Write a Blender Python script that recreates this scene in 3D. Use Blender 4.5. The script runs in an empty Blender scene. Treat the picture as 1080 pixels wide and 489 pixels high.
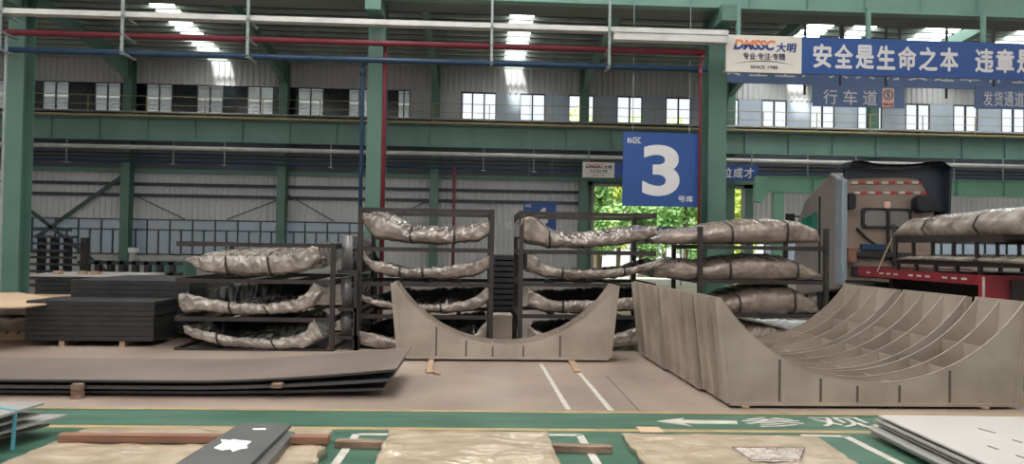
import bpy, bmesh, math, random
from mathutils import Vector, Matrix, noise
random.seed(7)
sc = bpy.context.scene
COL = sc.collection
V = Vector
ORD = ['first','second','third','fourth','fifth','sixth','seventh','eighth','ninth','tenth','eleventh','twelfth',
       'thirteenth','fourteenth','fifteenth','sixteenth','seventeenth','eighteenth','nineteenth','twentieth']
# ------------------------------------------------------------------ camera
F = 780.0
H = 1.7
ROLL, YAW, PITCH = math.radians(0.9), math.radians(2.9), math.radians(1.15)
R = Matrix.Rotation(-YAW, 3, 'Z') @ Matrix.Rotation(math.pi/2 + PITCH, 3, 'X') @ Matrix.Rotation(ROLL, 3, 'Z')
cd = bpy.data.cameras.new('camera')
cam = bpy.data.objects.new('camera', cd)
COL.objects.link(cam)
cam.matrix_world = Matrix.Translation((0, 0, H)) @ R.to_4x4()
cd.sensor_width = 36.0
cd.lens = 36.0 * F / 1080.0
cd.clip_end = 400
sc.camera = cam

def ray(px, py):
    return R @ V(((px - 540) / F, -(py - 244.5) / F, -1.0))
def Fy(px, py, Y):
    d = ray(px, py)
    return V((0, 0, H)) + d * (Y / d.y)
def Fz(px, py, z=0.0):
    d = ray(px, py)
    return V((0, 0, H)) + d * ((z - H) / d.z)
def xw(px, Y, py=250):
    return Fy(px, py, Y).x
def zw(px, py, Y):
    return Fy(px, py, Y).z

# ------------------------------------------------------------------ materials
def mat(name, c, rough=0.6, metal=0.0, c2=None, scale=3.0, bump=0.0, bscale=None, spec=0.5, stretch=None, detail=4, lo=0.35, hi=0.65, coat=0.0, ridged=False, bstretch=None):
    m = bpy.data.materials.new(name)
    m.use_nodes = True
    nt = m.node_tree
    b = nt.nodes['Principled BSDF']
    b.inputs['Roughness'].default_value = rough
    b.inputs['Metallic'].default_value = metal
    b.inputs['Specular IOR Level'].default_value = spec
    b.inputs['Coat Weight'].default_value = coat
    tc = nt.nodes.new('ShaderNodeTexCoord')
    src = tc.outputs['Object']
    if stretch:
        mp = nt.nodes.new('ShaderNodeMapping')
        mp.inputs['Scale'].default_value = stretch
        nt.links.new(src, mp.inputs['Vector'])
        src = mp.outputs['Vector']
    n = nt.nodes.new('ShaderNodeTexNoise')
    n.inputs['Scale'].default_value = scale
    n.inputs['Detail'].default_value = detail
    nt.links.new(src, n.inputs['Vector'])
    cr = nt.nodes.new('ShaderNodeValToRGB')
    cr.color_ramp.elements[0].position = lo
    cr.color_ramp.elements[1].position = hi
    c2 = c2 or tuple(x * 0.8 for x in c)
    cr.color_ramp.elements[0].color = (*c2, 1)
    cr.color_ramp.elements[1].color = (*c, 1)
    nt.links.new(n.outputs['Fac'], cr.inputs['Fac'])
    nt.links.new(cr.outputs['Color'], b.inputs['Base Color'])
    if bump:
        n2 = nt.nodes.new('ShaderNodeTexNoise')
        n2.inputs['Scale'].default_value = bscale or scale * 4
        n2.inputs['Detail'].default_value = 5
        if ridged: n2.noise_type = 'RIDGED_MULTIFRACTAL'
        if bstretch:
            mp2 = nt.nodes.new('ShaderNodeMapping')
            mp2.inputs['Scale'].default_value = bstretch
            mp2.inputs['Rotation'].default_value = (0.3, 0.2, 0.5)
            nt.links.new(tc.outputs['Object'], mp2.inputs['Vector'])
            nt.links.new(mp2.outputs['Vector'], n2.inputs['Vector'])
        else:
            nt.links.new(src, n2.inputs['Vector'])
        bp = nt.nodes.new('ShaderNodeBump')
        bp.inputs['Strength'].default_value = bump
        bp.inputs['Distance'].default_value = 0.05
        nt.links.new(n2.outputs['Fac'], bp.inputs['Height'])
        nt.links.new(bp.outputs['Normal'], b.inputs['Normal'])
    return m

def emis(name, c, s):
    m = bpy.data.materials.new(name)
    m.use_nodes = True
    nt = m.node_tree
    nt.nodes.remove(nt.nodes['Principled BSDF'])
    e = nt.nodes.new('ShaderNodeEmission')
    e.inputs['Color'].default_value = (*c, 1)
    e.inputs['Strength'].default_value = s
    nt.links.new(e.outputs[0], nt.nodes['Material Output'].inputs['Surface'])
    return m

def glass(name, tint, fac, rough=0.15, dif=(0.5, 0.55, 0.6), difw=0.5):
    """clear/tinted sheet: transparent mixed with a glossy and diffuse film"""
    m = bpy.data.materials.new(name)
    m.use_nodes = True
    nt = m.node_tree
    nt.nodes.remove(nt.nodes['Principled BSDF'])
    t = nt.nodes.new('ShaderNodeBsdfTransparent')
    t.inputs[0].default_value = (*tint, 1)
    g = nt.nodes.new('ShaderNodeBsdfGlossy')
    g.inputs['Roughness'].default_value = rough
    g.inputs['Color'].default_value = (0.8, 0.8, 0.8, 1)
    d = nt.nodes.new('ShaderNodeBsdfTranslucent')
    d.inputs['Color'].default_value = (*dif, 1)
    a = nt.nodes.new('ShaderNodeMixShader')
    a.inputs[0].default_value = difw
    nt.links.new(g.outputs[0], a.inputs[1])
    nt.links.new(d.outputs[0], a.inputs[2])
    x = nt.nodes.new('ShaderNodeMixShader')
    x.inputs[0].default_value = fac
    nt.links.new(t.outputs[0], x.inputs[1])
    nt.links.new(a.outputs[0], x.inputs[2])
    nt.links.new(x.outputs[0], nt.nodes['Material Output'].inputs['Surface'])
    return m

M = {}
M['concrete'] = mat('concrete', (0.36, 0.285, 0.235), 0.4, c2=(0.23, 0.175, 0.145), scale=0.55, bump=0.05, bscale=8, detail=8)
M['green_paint'] = mat('green_floor_paint', (0.075, 0.155, 0.11), 0.36, c2=(0.035, 0.098, 0.066), scale=1.4, stretch=(0.6, 4, 1), detail=8)
M['yellow_paint'] = mat('yellow_floor_paint', (0.40, 0.29, 0.13), 0.5, c2=(0.3, 0.22, 0.12), scale=4)
M['white_paint'] = mat('white_floor_paint', (0.55, 0.53, 0.48), 0.5, c2=(0.42, 0.38, 0.33), scale=6)
M['col_green'] = mat('green_column_paint', (0.095, 0.19, 0.155), 0.45, c2=(0.08, 0.16, 0.13), scale=1.2)
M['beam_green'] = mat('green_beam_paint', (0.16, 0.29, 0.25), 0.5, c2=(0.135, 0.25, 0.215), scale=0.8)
M['girder_green'] = mat('light_green_girder_paint', (0.20, 0.42, 0.30), 0.5, c2=(0.17, 0.36, 0.26), scale=0.8)
M['siding'] = mat('grey_corrugated_siding', (0.58, 0.59, 0.60), 0.5, c2=(0.49, 0.50, 0.515), scale=0.35, stretch=(1, 1, 0.3))
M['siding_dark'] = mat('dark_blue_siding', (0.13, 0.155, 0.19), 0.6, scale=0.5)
M['sill'] = mat('pale_sill_wall', (0.5, 0.5, 0.47), 0.7, scale=1)
M['pier'] = mat('haze_tinted_pier', (0.48, 0.56, 0.66), 0.5, scale=0.7)  # bluish window-glare haze mixed into the pier colour
M['roof'] = mat('roof_sheet', (0.15, 0.185, 0.18), 0.6, scale=0.8)
M['purlin'] = mat('galvanised_purlin', (0.42, 0.50, 0.46), 0.4, metal=0.2, scale=2)
M['white_pipe'] = mat('white_conduit', (0.62, 0.62, 0.60), 0.35, scale=3)
M['red_pipe'] = mat('red_pipe_paint', (0.18, 0.02, 0.035), 0.4, scale=3)
M['blue_pipe'] = mat('blue_pipe_paint', (0.015, 0.05, 0.11), 0.4, scale=3)
M['hanger'] = mat('grey_hanger_steel', (0.28, 0.33, 0.32), 0.5, metal=0.3, scale=4)
M['rail_yellow'] = mat('yellow_rail_paint', (0.40, 0.33, 0.13), 0.5, scale=3)
M['rail_grey'] = mat('grey_rail_paint', (0.36, 0.36, 0.33), 0.5, scale=3)
M['frame_dark'] = mat('dark_window_frame', (0.03, 0.045, 0.055), 0.5, scale=3)
M['black_glass'] = mat('black_glass', (0.012, 0.016, 0.02), 0.15, scale=1)
M['steel'] = mat('raw_steel_plate', (0.47, 0.40, 0.335), 0.42, metal=0.3, c2=(0.33, 0.275, 0.225), scale=1.6, bump=0.02, bscale=20, detail=8)
M['steel_edge'] = mat('bright_cut_edge', (0.40, 0.345, 0.29), 0.4, metal=0.4, scale=5)
M['weld'] = mat('dark_weld_seam', (0.13, 0.105, 0.085), 0.6, metal=0.2, scale=12)
M['plate_top'] = mat('grey_brown_plate', (0.24, 0.195, 0.17), 0.4, metal=0.25, c2=(0.19, 0.15, 0.13), scale=0.9, bump=0.02, detail=8)
M['plate_under'] = mat('dark_plate', (0.09, 0.09, 0.095), 0.5, metal=0.3, scale=2)
M['rack'] = mat('dark_brown_rack_paint', (0.02, 0.016, 0.015), 0.5, c2=(0.035, 0.027, 0.024), scale=4)
M['film'] = mat('crinkled_film_wrap', (0.37, 0.31, 0.265), 0.2, c2=(0.13, 0.105, 0.09), scale=3.5, bump=0.5, bscale=3.0, coat=0.5, lo=0.3, hi=0.72, ridged=True, bstretch=(1.4, 1, 0.8))
M['film_brown'] = mat('brown_film_wrap', (0.34, 0.27, 0.22), 0.26, c2=(0.15, 0.115, 0.093), scale=2.6, bump=0.5, bscale=2.4, coat=0.4, stretch=(1, 1, 1.6), lo=0.3, hi=0.72, ridged=True, bstretch=(1.6, 1, 0.8))
M['film_pale'] = mat('pale_film_wrap', (0.46, 0.405, 0.35), 0.2, c2=(0.16, 0.135, 0.115), scale=4, bump=0.6, bscale=3.4, coat=0.5, lo=0.3, hi=0.72, ridged=True, bstretch=(1.2, 1, 1))
M['clear_film'] = mat('grey_stretch_film', (0.24, 0.235, 0.23), 0.2, c2=(0.07, 0.065, 0.065), scale=5, bump=0.6, bscale=6, stretch=(1, 1, 0.25), coat=0.4)
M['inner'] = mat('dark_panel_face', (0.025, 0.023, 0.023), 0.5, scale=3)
M['strap'] = mat('black_strap', (0.02, 0.018, 0.018), 0.6, scale=4)
M['white_sheet'] = mat('white_plastic_sheet', (0.68, 0.74, 0.76), 0.35, scale=3, bump=0.3, bscale=5)
M['board'] = mat('black_board', (0.026, 0.026, 0.027), 0.45, c2=(0.018, 0.018, 0.019), scale=2, bump=0.05)
M['wood'] = mat('raw_timber', (0.40, 0.27, 0.17), 0.7, c2=(0.26, 0.165, 0.10), scale=3, stretch=(1, 8, 8), bump=0.1)
M['wood_red'] = mat('reddish_timber', (0.27, 0.135, 0.085), 0.65, c2=(0.18, 0.085, 0.055), scale=3, stretch=(0.6, 8, 8), bump=0.1)
M['wood_old'] = mat('weathered_timber', (0.30, 0.205, 0.14), 0.75, c2=(0.11, 0.065, 0.045), scale=2.5, stretch=(1.2, 6, 6), bump=0.15)
M['kraft'] = mat('brown_kraft_paper', (0.56, 0.41, 0.27), 0.6, c2=(0.5, 0.35, 0.22), scale=1.5, bump=0.08)
M['wrap_paper'] = mat('beige_paper_wrap', (0.49, 0.40, 0.295), 0.3, c2=(0.30, 0.23, 0.155), scale=3.2, bump=0.35, bscale=2.2, coat=0.4, detail=8, lo=0.3, hi=0.7, stretch=(1, 1.8, 1), ridged=True, bstretch=(1, 1.6, 1))
M['plate_dark'] = mat('dark_grey_plate', (0.125, 0.125, 0.12), 0.45, metal=0.2, scale=2)
M['white_label'] = mat('white_paper', (0.85, 0.83, 0.8), 0.6, c2=(0.8, 0.78, 0.75), scale=3)
M['pale_plate'] = mat('pale_grey_sheet', (0.52, 0.49, 0.47), 0.4, c2=(0.47, 0.445, 0.425), scale=1.2)
M['grey_edge'] = mat('grey_sheet_edge', (0.34, 0.33, 0.31), 0.45, scale=4)
M['cyan_strap'] = mat('cyan_strap', (0.11, 0.36, 0.45), 0.4, scale=6)
M['sign_blue'] = mat('sign_blue', (0.018, 0.07, 0.25), 0.4, c2=(0.016, 0.062, 0.225), scale=1)
M['sign_blue_pale'] = mat('pale_sign_blue', (0.10, 0.17, 0.34), 0.45, scale=1)  # paler, greyer version of the sign blue
M['sign_white'] = mat('sign_white', (0.60, 0.60, 0.61), 0.45, c2=(0.57, 0.57, 0.58), scale=2)
M['sign_cream'] = mat('sign_cream', (0.66, 0.63, 0.57), 0.45, c2=(0.62, 0.59, 0.54), scale=1)
M['logo_blue'] = mat('logo_blue', (0.02, 0.05, 0.22), 0.5, scale=2)
M['logo_orange'] = mat('logo_orange', (0.72, 0.24, 0.10), 0.5, scale=2)
M['ink'] = mat('dark_ink', (0.05, 0.05, 0.09), 0.5, scale=2)
M['sign_red'] = mat('sign_red', (0.55, 0.09, 0.07), 0.5, scale=2)
M['sign_pink'] = mat('sign_pink', (0.72, 0.50, 0.45), 0.5, scale=2)
M['cab'] = mat('beige_brown_cab_paint', (0.30, 0.23, 0.185), 0.35, c2=(0.22, 0.165, 0.13), scale=1.3, coat=0.2)
M['cab_side'] = mat('taupe_cab_paint', (0.26, 0.225, 0.205), 0.3, scale=1.3, coat=0.3)
M['cab_grey'] = mat('blue_grey_fairing', (0.26, 0.31, 0.34), 0.3, scale=2, coat=0.3)
M['cab_dark'] = mat('navy_roof_fairing', (0.03, 0.04, 0.058), 0.4, scale=1)
M['black_rubber'] = mat('black_rubber', (0.014, 0.014, 0.015), 0.7, scale=5)
M['cab_glass'] = mat('grey_cab_glass', (0.20, 0.19, 0.18), 0.12, scale=0.8)
M['cab_green'] = mat('green_tinted_glass', (0.02, 0.22, 0.14), 0.1, scale=2)
M['tape_red'] = mat('red_reflective_tape', (0.5, 0.05, 0.05), 0.4, scale=8)
M['tape_white'] = mat('white_reflective_tape', (0.55, 0.52, 0.48), 0.4, scale=8)
M['lamp_pink'] = mat('pink_lamp_lens', (0.8, 0.5, 0.42), 0.3, scale=8)
M['trailer_red'] = mat('trailer_red', (0.25, 0.02, 0.03), 0.4, c2=(0.17, 0.015, 0.023), scale=2.5)
M['chassis'] = mat('dark_chassis', (0.03, 0.026, 0.027), 0.55, scale=3)
M['rope'] = mat('pale_rope', (0.55, 0.42, 0.28), 0.7, scale=20)
M['bark'] = mat('bark', (0.12, 0.09, 0.06), 0.9, scale=5)
M['ground'] = mat('outside_paving', (0.42, 0.41, 0.38), 0.8, scale=0.5)
M['pouch'] = mat('crumpled_clear_pouch', (0.62, 0.54, 0.48), 0.15, c2=(0.36, 0.30, 0.25), scale=14, bump=0.8, bscale=18, coat=0.6)
M['brace'] = mat('dark_green_brace_paint', (0.04, 0.075, 0.062), 0.5, scale=3)
M['facade'] = mat('neighbour_grey_facade', (0.07, 0.075, 0.077), 0.6, c2=(0.04, 0.042, 0.045), scale=0.25, stretch=(1, 1, 5))
M['yellow_machine'] = mat('yellow_machine_paint', (0.60, 0.34, 0.03), 0.45, scale=2)
M['cardboard'] = mat('pale_cardboard', (0.60, 0.50, 0.41), 0.7, scale=2)
M['pane_lower'] = glass('frosted_lower_pane', (0.66, 0.72, 0.78), 0.55, 0.2, (0.42, 0.47, 0.53), 0.65)
M['pane_clear'] = glass('clear_upper_pane', (0.97, 0.98, 1.0), 0.05, 0.05)
M['pane_left'] = glass('dusty_upper_pane', (0.8, 0.84, 0.86), 0.3, 0.15, (0.5, 0.52, 0.52), 0.6)
M['skylight_and_fill'] = emis('daylit_and_fill_panel', (1.0, 0.985, 0.95), 15.0)  # emission shared by the daylit roof panels and the added fill strips
def leafmat(name, c, c2):
    m = mat(name, c, 0.6, c2=c2, scale=0.8)
    b = m.node_tree.nodes['Principled BSDF']
    nt = m.node_tree
    t = nt.nodes.new('ShaderNodeBsdfTranslucent')
    t.inputs[0].default_value = (*c, 1)
    x = nt.nodes.new('ShaderNodeMixShader'); x.inputs[0].default_value = 0.45
    nt.links.new(b.outputs[0], x.inputs[1]); nt.links.new(t.outputs[0], x.inputs[2])
    nt.links.new(x.outputs[0], nt.nodes['Material Output'].inputs['Surface'])
    return m
M['leaf_green'] = leafmat('green_leaves', (0.38, 0.58, 0.24), (0.22, 0.44, 0.18))
M['leaf_lime'] = leafmat('lime_leaves', (0.66, 0.74, 0.20), (0.48, 0.64, 0.18))

# ------------------------------------------------------------------ mesh builder
def wloc(o):
    p = V((0, 0, 0))
    while o is not None:
        p += V(o.location)
        o = o.parent
    return p

def props(o, label=None, cat=None, group=None, kind=None):
    if label: o['label'] = label
    if cat: o['category'] = cat
    if group: o['group'] = group
    if kind: o['kind'] = kind
    return o

class MB:
    def __init__(s):
        s.v, s.f = [], []
    def add(s, vs, fs):
        n = len(s.v)
        s.v += [V(p) for p in vs]
        s.f += [tuple(n + i for i in f) for f in fs]
        return s
    def hexa(s, b, t):
        """bottom 4 points ccw, top 4 points"""
        return s.add(list(b) + list(t), [(3, 2, 1, 0), (4, 5, 6, 7), (0, 1, 5, 4), (1, 2, 6, 5), (2, 3, 7, 6), (3, 0, 4, 7)])
    def box(s, x0, x1, y0, y1, z0, z1):
        return s.hexa([(x0, y0, z0), (x1, y0, z0), (x1, y1, z0), (x0, y1, z0)], [(x0, y0, z1), (x1, y0, z1), (x1, y1, z1), (x0, y1, z1)])
    def slab(s, pts, z0, z1):
        """prism of a plan polygon (ccw)"""
        n = len(pts)
        vs = [(p[0], p[1], z0) for p in pts] + [(p[0], p[1], z1) for p in pts]
        fs = [tuple(range(n - 1, -1, -1)), tuple(range(n, 2 * n))] + [(i, (i + 1) % n, n + (i + 1) % n, n + i) for i in range(n)]
        return s.add(vs, fs)
    def prismY(s, pts, y0, y1):
        """prism of an x-z polygon"""
        n = len(pts)
        vs = [(p[0], y0, p[1]) for p in pts] + [(p[0], y1, p[1]) for p in pts]
        fs = [tuple(range(n)), tuple(range(2 * n - 1, n - 1, -1))] + [((i + 1) % n, i, n + i, n + (i + 1) % n) for i in range(n)]
        return s.add(vs, fs)
    def prismX(s, pts, x0, x1):
        n = len(pts)
        vs = [(x0, p[0], p[1]) for p in pts] + [(x1, p[0], p[1]) for p in pts]
        fs = [tuple(range(n)), tuple(range(2 * n - 1, n - 1, -1))] + [((i + 1) % n, i, n + i, n + (i + 1) % n) for i in range(n)]
        return s.add(vs, fs)
    def bar(s, a, b, w, h=None):
        h = h or w
        a, b = V(a), V(b)
        d = (b - a).normalized()
        up = V((0, 0, 1)) if abs(d.z) < 0.95 else V((0, 1, 0))
        u = d.cross(up).normalized() * w / 2
        n = u.cross(d).normalized() * h / 2
        q = [-u - n, u - n, u + n, -u + n]
        return s.hexa([a + k for k in q], [b + k for k in q])
    def tube(s, pts, r, n=10, caps=True):
        pts = [V(p) for p in pts]
        base = len(s.v)
        for i, p in enumerate(pts):
            d = (pts[min(i + 1, len(pts) - 1)] - pts[max(i - 1, 0)]).normalized()
            up = V((0, 0, 1)) if abs(d.z) < 0.9 else V((0, 1, 0))
            u = d.cross(up).normalized(); w = u.cross(d)
            for k in range(n):
                a = 2 * math.pi * k / n
                s.v.append(p + (u * math.cos(a) + w * math.sin(a)) * r)
        for i in range(len(pts) - 1):
            for k in range(n):
                a = base + i * n + k; b = base + i * n + (k + 1) % n
                s.f.append((a, b, b + n, a + n))
        if caps:
            s.f.append(tuple(base + k for k in range(n - 1, -1, -1)))
            s.f.append(tuple(base + (len(pts) - 1) * n + k for k in range(n)))
        return s
    def grid(s, rows, close=False):
        """rows: list of equal-length point lists"""
        base = len(s.v); n = len(rows[0])
        for r in rows: s.v += [V(p) for p in r]
        for i in range(len(rows) - 1):
            for k in range(n - (0 if close else 1)):
                a = base + i * n + k; b = base + i * n + (k + 1) % n
                s.f.append((a, b, b + n, a + n))
        return s
    def build(s, name, m, parent=None, smooth=False, bevel=0.0, fix=True):
        me = bpy.data.meshes.new(name)
        if parent is None:
            xs = [p.x for p in s.v]; ys = [p.y for p in s.v]; zs = [p.z for p in s.v]
            org = V(((min(xs) + max(xs)) / 2, (min(ys) + max(ys)) / 2, min(zs)))
        else:
            org = wloc(parent)
        me.from_pydata([tuple(p - org) for p in s.v], [], s.f)
        if fix:
            bm = bmesh.new(); bm.from_mesh(me)
            bmesh.ops.recalc_face_normals(bm, faces=bm.faces)
            bm.to_mesh(me); bm.free()
        me.materials.append(M[m] if isinstance(m, str) else m)
        if smooth:
            for p in me.polygons: p.use_smooth = True
        o = bpy.data.objects.new(name, me)
        COL.objects.link(o)
        if parent is None: o.location = org
        else: o.parent = parent
        if bevel:
            b = o.modifiers.new('bevel', 'BEVEL'); b.width = bevel; b.segments = 2; b.limit_method = 'ANGLE'
        return o

def thing(name, label, cat, loc, group=None):
    o = bpy.data.objects.new(name, None)
    COL.objects.link(o)
    o.location = loc
    o.empty_display_size = 0.2
    return props(o, label, cat, group)

def struct(o, label, cat='building'):
    return props(o, label, cat, None, 'structure')

def copy_tree(o, parent=None):
    c = o.copy(); COL.objects.link(c)
    if parent: c.parent = parent
    for ch in [k for k in bpy.data.objects if k.parent == o]:
        copy_tree(ch, c)
    return c

def text_mesh(s, bold=0.0, shear=0.0):
    c = bpy.data.curves.new('lettering', 'FONT')
    c.body = s; c.offset = bold; c.shear = shear; c.fill_mode = 'FRONT'
    o = bpy.data.objects.new('lettering', c)
    COL.objects.link(o)
    dg = bpy.context.evaluated_depsgraph_get()
    me = bpy.data.meshes.new_from_object(o.evaluated_get(dg))
    bpy.data.objects.remove(o); bpy.data.curves.remove(c)
    return me

def lettering(name, s, m, parent, x0, x1, z0, z1, Y, bold=0.02, shear=0.0, thick=0.006, clip=None, flat=False):
    """text fitted into a rectangle; upright facing -Y at depth Y, or flat on the floor (z0..z1 are then y0..y1 and Y the height)"""
    ascii_ = all(ord(c) < 128 for c in s)
    me = text_mesh(s, bold if ascii_ else 0.0, shear)
    bm = bmesh.new(); bm.from_mesh(me)
    for f in bm.faces: f.smooth = False
    if not ascii_ and bold > 0:
        g0 = bm.verts[:] + bm.edges[:] + bm.faces[:]
        b_ = bold
        for kk, (dx, dy) in enumerate(((b_, 0), (-b_, 0), (0, b_), (0, -b_))):
            d_ = bmesh.ops.duplicate(bm, geom=g0)
            for v in d_['geom']:
                if isinstance(v, bmesh.types.BMVert): v.co += V((dx, dy, 0.0004 * (kk + 1)))
    xs = [v.co.x for v in bm.verts]; ys = [v.co.y for v in bm.verts]
    ax, bx, ay, by = min(xs), max(xs), min(ys), max(ys)
    if clip:
        mid = ay + (by - ay) * clip[1]
        bmesh.ops.bisect_plane(bm, geom=bm.verts[:] + bm.edges[:] + bm.faces[:], plane_co=(0, mid, 0), plane_no=(0, 1, 0),
                               clear_outer=clip[0] == 'low', clear_inner=clip[0] == 'high')
    org = wloc(parent)
    for v in bm.verts:
        u = x0 + (v.co.x - ax) / (bx - ax) * (x1 - x0)
        w = z0 + (v.co.y - ay) / (by - ay) * (z1 - z0)
        v.co = (V((u, w, Y + v.co.z)) if flat else V((u, Y - v.co.z, w))) - org
    r = bmesh.ops.extrude_face_region(bm, geom=bm.faces[:])
    for g in r['geom']:
        if isinstance(g, bmesh.types.BMVert):
            g.co += V((0, 0, thick)) if flat else V((0, -thick, 0))
    bmesh.ops.recalc_face_normals(bm, faces=bm.faces)
    for f in bm.faces: f.smooth = False
    bm.to_mesh(me); bm.free()
    me.materials.clear(); me.materials.append(M[m])
    me.name = name
    o = bpy.data.objects.new(name, me)
    COL.objects.link(o); o.parent = parent
    return o

def interp(pts, x):
    if x <= pts[0][0]: return pts[0][1]
    for (a, b), (c, d) in zip(pts, pts[1:]):
        if x <= c:
            t = (x - a) / max(c - a, 1e-6)
            return b + (d - b) * t
    return pts[-1][1]

# ------------------------------------------------------------------ the hall
YN, YF, YW = 16.0, 35.4, 36.0        # near column row, far column row, back wall
XL, XR = -28.0, 33.0
YB = -12.0
ZT = zw(300, 66, YW)
SL = 0.075
def zroof(y): return ZT + (YW - y) * SL

floor = MB().box(XL, XR, YB, YW, -0.3, 0.0).build('floor', 'concrete')
struct(floor, 'worn brown concrete floor of the steel hall', 'floor')

def paint(name, pts, m, label, h=0.003):
    q = [Fz(x, y, h) for x, y in pts]
    a = sum(q[i].x * q[(i + 1) % len(q)].y - q[(i + 1) % len(q)].x * q[i].y for i in range(len(q)))
    if a < 0: q.reverse()
    return struct(MB().slab(q, 0.0005, h).build(name, m), label, 'floor marking')
def yb(x): return 429.0 + 0.0083 * x
def yf(x): return 448.6 + 0.0073 * x
paint('trim_1', [(-700, yb(-700)), (1700, yb(1700)), (1700, 800), (-700, 800)], 'green_paint', 'green painted floor area and walkway strip across the foreground', 0.003)
def strip_line(n, f, w, label, x0=-700, x1=1700):
    paint(n, [(x0, f(x0) - w / 2), (x1, f(x1) - w / 2), (x1, f(x1) + w / 2), (x0, f(x0) + w / 2)], 'yellow_paint', label, 0.006)
strip_line('trim_2', yb, 1.8, 'thin yellow line along far edge of green walkway')
strip_line('trim_3', yf, 2.6, 'yellow line along near edge of green walkway')
def seg(n, a, b, w, label, m='white_paint', h=0.006):
    p, q = Fz(*a, h), Fz(*b, h)
    d = (q - p).normalized(); u = V((-d.y, d.x, 0)) * w / 2
    return struct(MB().slab([p - u, q - u, q + u, p + u], 0.0005, h).build(n, m), label, 'floor marking')
seg('trim_4', (570, 383), (599.5, 431.5), 0.055, 'worn white lane line on concrete, left of the pair by the cradle')
seg('trim_5', (611, 393), (644.5, 432.5), 0.055, 'worn white lane line on concrete, right of the pair by the timber block')
seg('trim_6', (640, 396), (678, 437), 0.012, 'dark floor seam right of the white lane lines', 'weld', 0.004)
seg('trim_7', (377, 457.5), (613, 458.3), 0.07, 'white bay line running behind the middle paper slab')
seg('trim_8', (376, 457.5), (340, 508), 0.07, 'white bay line left of the middle paper slab')
seg('trim_9', (611, 458), (642, 508), 0.07, 'white bay line right of the middle paper slab')
seg('trim_10', (845, 458.6), (894, 459.6), 0.06, 'white bay line behind the right paper slab')
seg('trim_11', (891, 459.2), (996, 512), 0.075, 'white bay line beside the stack of pale sheets')
paint('trim_12', [(1072, 392), (1300, 400), (1300, 424), (1082, 420)], 'green_paint', 'green painted floor patch right of the steel cradles', 0.003)
paint('trim_13', [(1074, 421), (1300, 428), (1300, 432), (1074, 425)], 'yellow_paint', 'yellow line below the green patch right of the cradles', 0.006)

# walkway arrow and characters
aw = [Fz(*p, 0.007) for p in [(693, 443.6), (722, 440.3), (718, 442.4), (777, 443.2), (778, 446.6), (721, 445.9), (730, 449.2)]]
aw.reverse()
struct(MB().slab(aw, 0.0005, 0.007).build('trim_14', 'white_paint'), 'white painted arrow pointing left on the green walkway', 'floor marking')
fl = thing('trim_15', 'white painted characters on the green walkway beside the arrow', 'floor marking', Fz(850, 445, 0.0)); fl['kind'] = 'structure'
for ch, x0, x1 in (('参', 786, 848), ('观', 862, 920), ('通', 938, 996), ('道', 1012, 1070)):
    a = Fz((x0 + x1) / 2, 450.2, 0.004); b = Fz((x0 + x1) / 2, 440.0, 0.004)
    w = Fz(x1, 445, 0.004).x - Fz(x0, 445, 0.004).x
    xm = (a.x + b.x) / 2 - 0.02
    lettering('character', ch, 'white_paint', fl, xm - w / 2, xm + w / 2, a.y, b.y, 0.0035, bold=0.004, thick=0.003, flat=True)

# corrugated sheet
def corr(mb, x0, x1, z0, z1, Y, p=0.27, d=0.045):
    xs = []
    x = x0; k = 0
    prof = [(0, 0), (0.5, 0), (0.62, 1), (0.88, 1), (1.0, 0)]
    while x < x1 - 1e-6:
        for a, b in prof[:-1]:
            xx = x + a * p
            if xx < x1: xs.append((xx, Y - b * d))
        x += p
    xs.append((x1, Y))
    mb.grid([[(a, b, z0) for a, b in xs], [(a, b, z1) for a, b in xs]])
    mb.grid([[(a, Y + 0.12, z0) for a, b in xs], [(a, Y + 0.12, z1) for a, b in xs]])
    return mb

# levels on the back wall (metres)
def zl(py, px=300): return zw(px, py, YW)
Z_SILL, Z_WT = zl(269, 200), zl(231.5, 200)
Z_DK0, Z_DK1 = zl(181), zl(150)
Z_UW0, Z_UW1 = zl(121.5), zl(92)
GX0, GX1 = xw(624, YW), xw(783, YW)
Z_G = zw(700, 197, YW)
LW0, LW1 = xw(-40, YW), xw(392, YW)
RW0, RW1 = xw(806, YW), XR - 0.5

w = MB()
corr(w, XL, GX0 - 0.5, Z_WT, Z_DK0, YW)
corr(w, LW1, GX0 - 0.5, 0, Z_WT, YW)
corr(w, GX1 + 0.5, XR, Z_WT, Z_DK0, YW)
corr(w, XL, XR, Z_UW1, ZT + 0.3, YW)
wall = w.build('wall_back', 'siding')
struct(wall, 'grey corrugated back wall of the hall', 'wall')
d = MB().box(XL, XR, YW, YW + 0.15, Z_DK0, Z_UW0).build('dark_panel_band', 'siding_dark', wall)  # dark blue-grey panel band, its own colour
d2 = MB().box(XL, LW1, YW, YW + 0.15, 0, Z_SILL).box(GX1 + 0.5, XR, YW, YW + .15, 0, Z_SILL).build('sill_wall', 'sill', wall)
# girts on the siding
for py in (197, 208.5):
    z = zl(py)
    MB().box(XL, GX0 - 0.5, YW - 0.16, YW - 0.05, z - 0.07, z + 0.07).build('girt', 'frame_dark', wall)
z = zl(183)
MB().box(XL, XR, YW - 0.18, YW - 0.05, z - 0.09, z + 0.09).build('girt', 'beam_green', wall)

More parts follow.
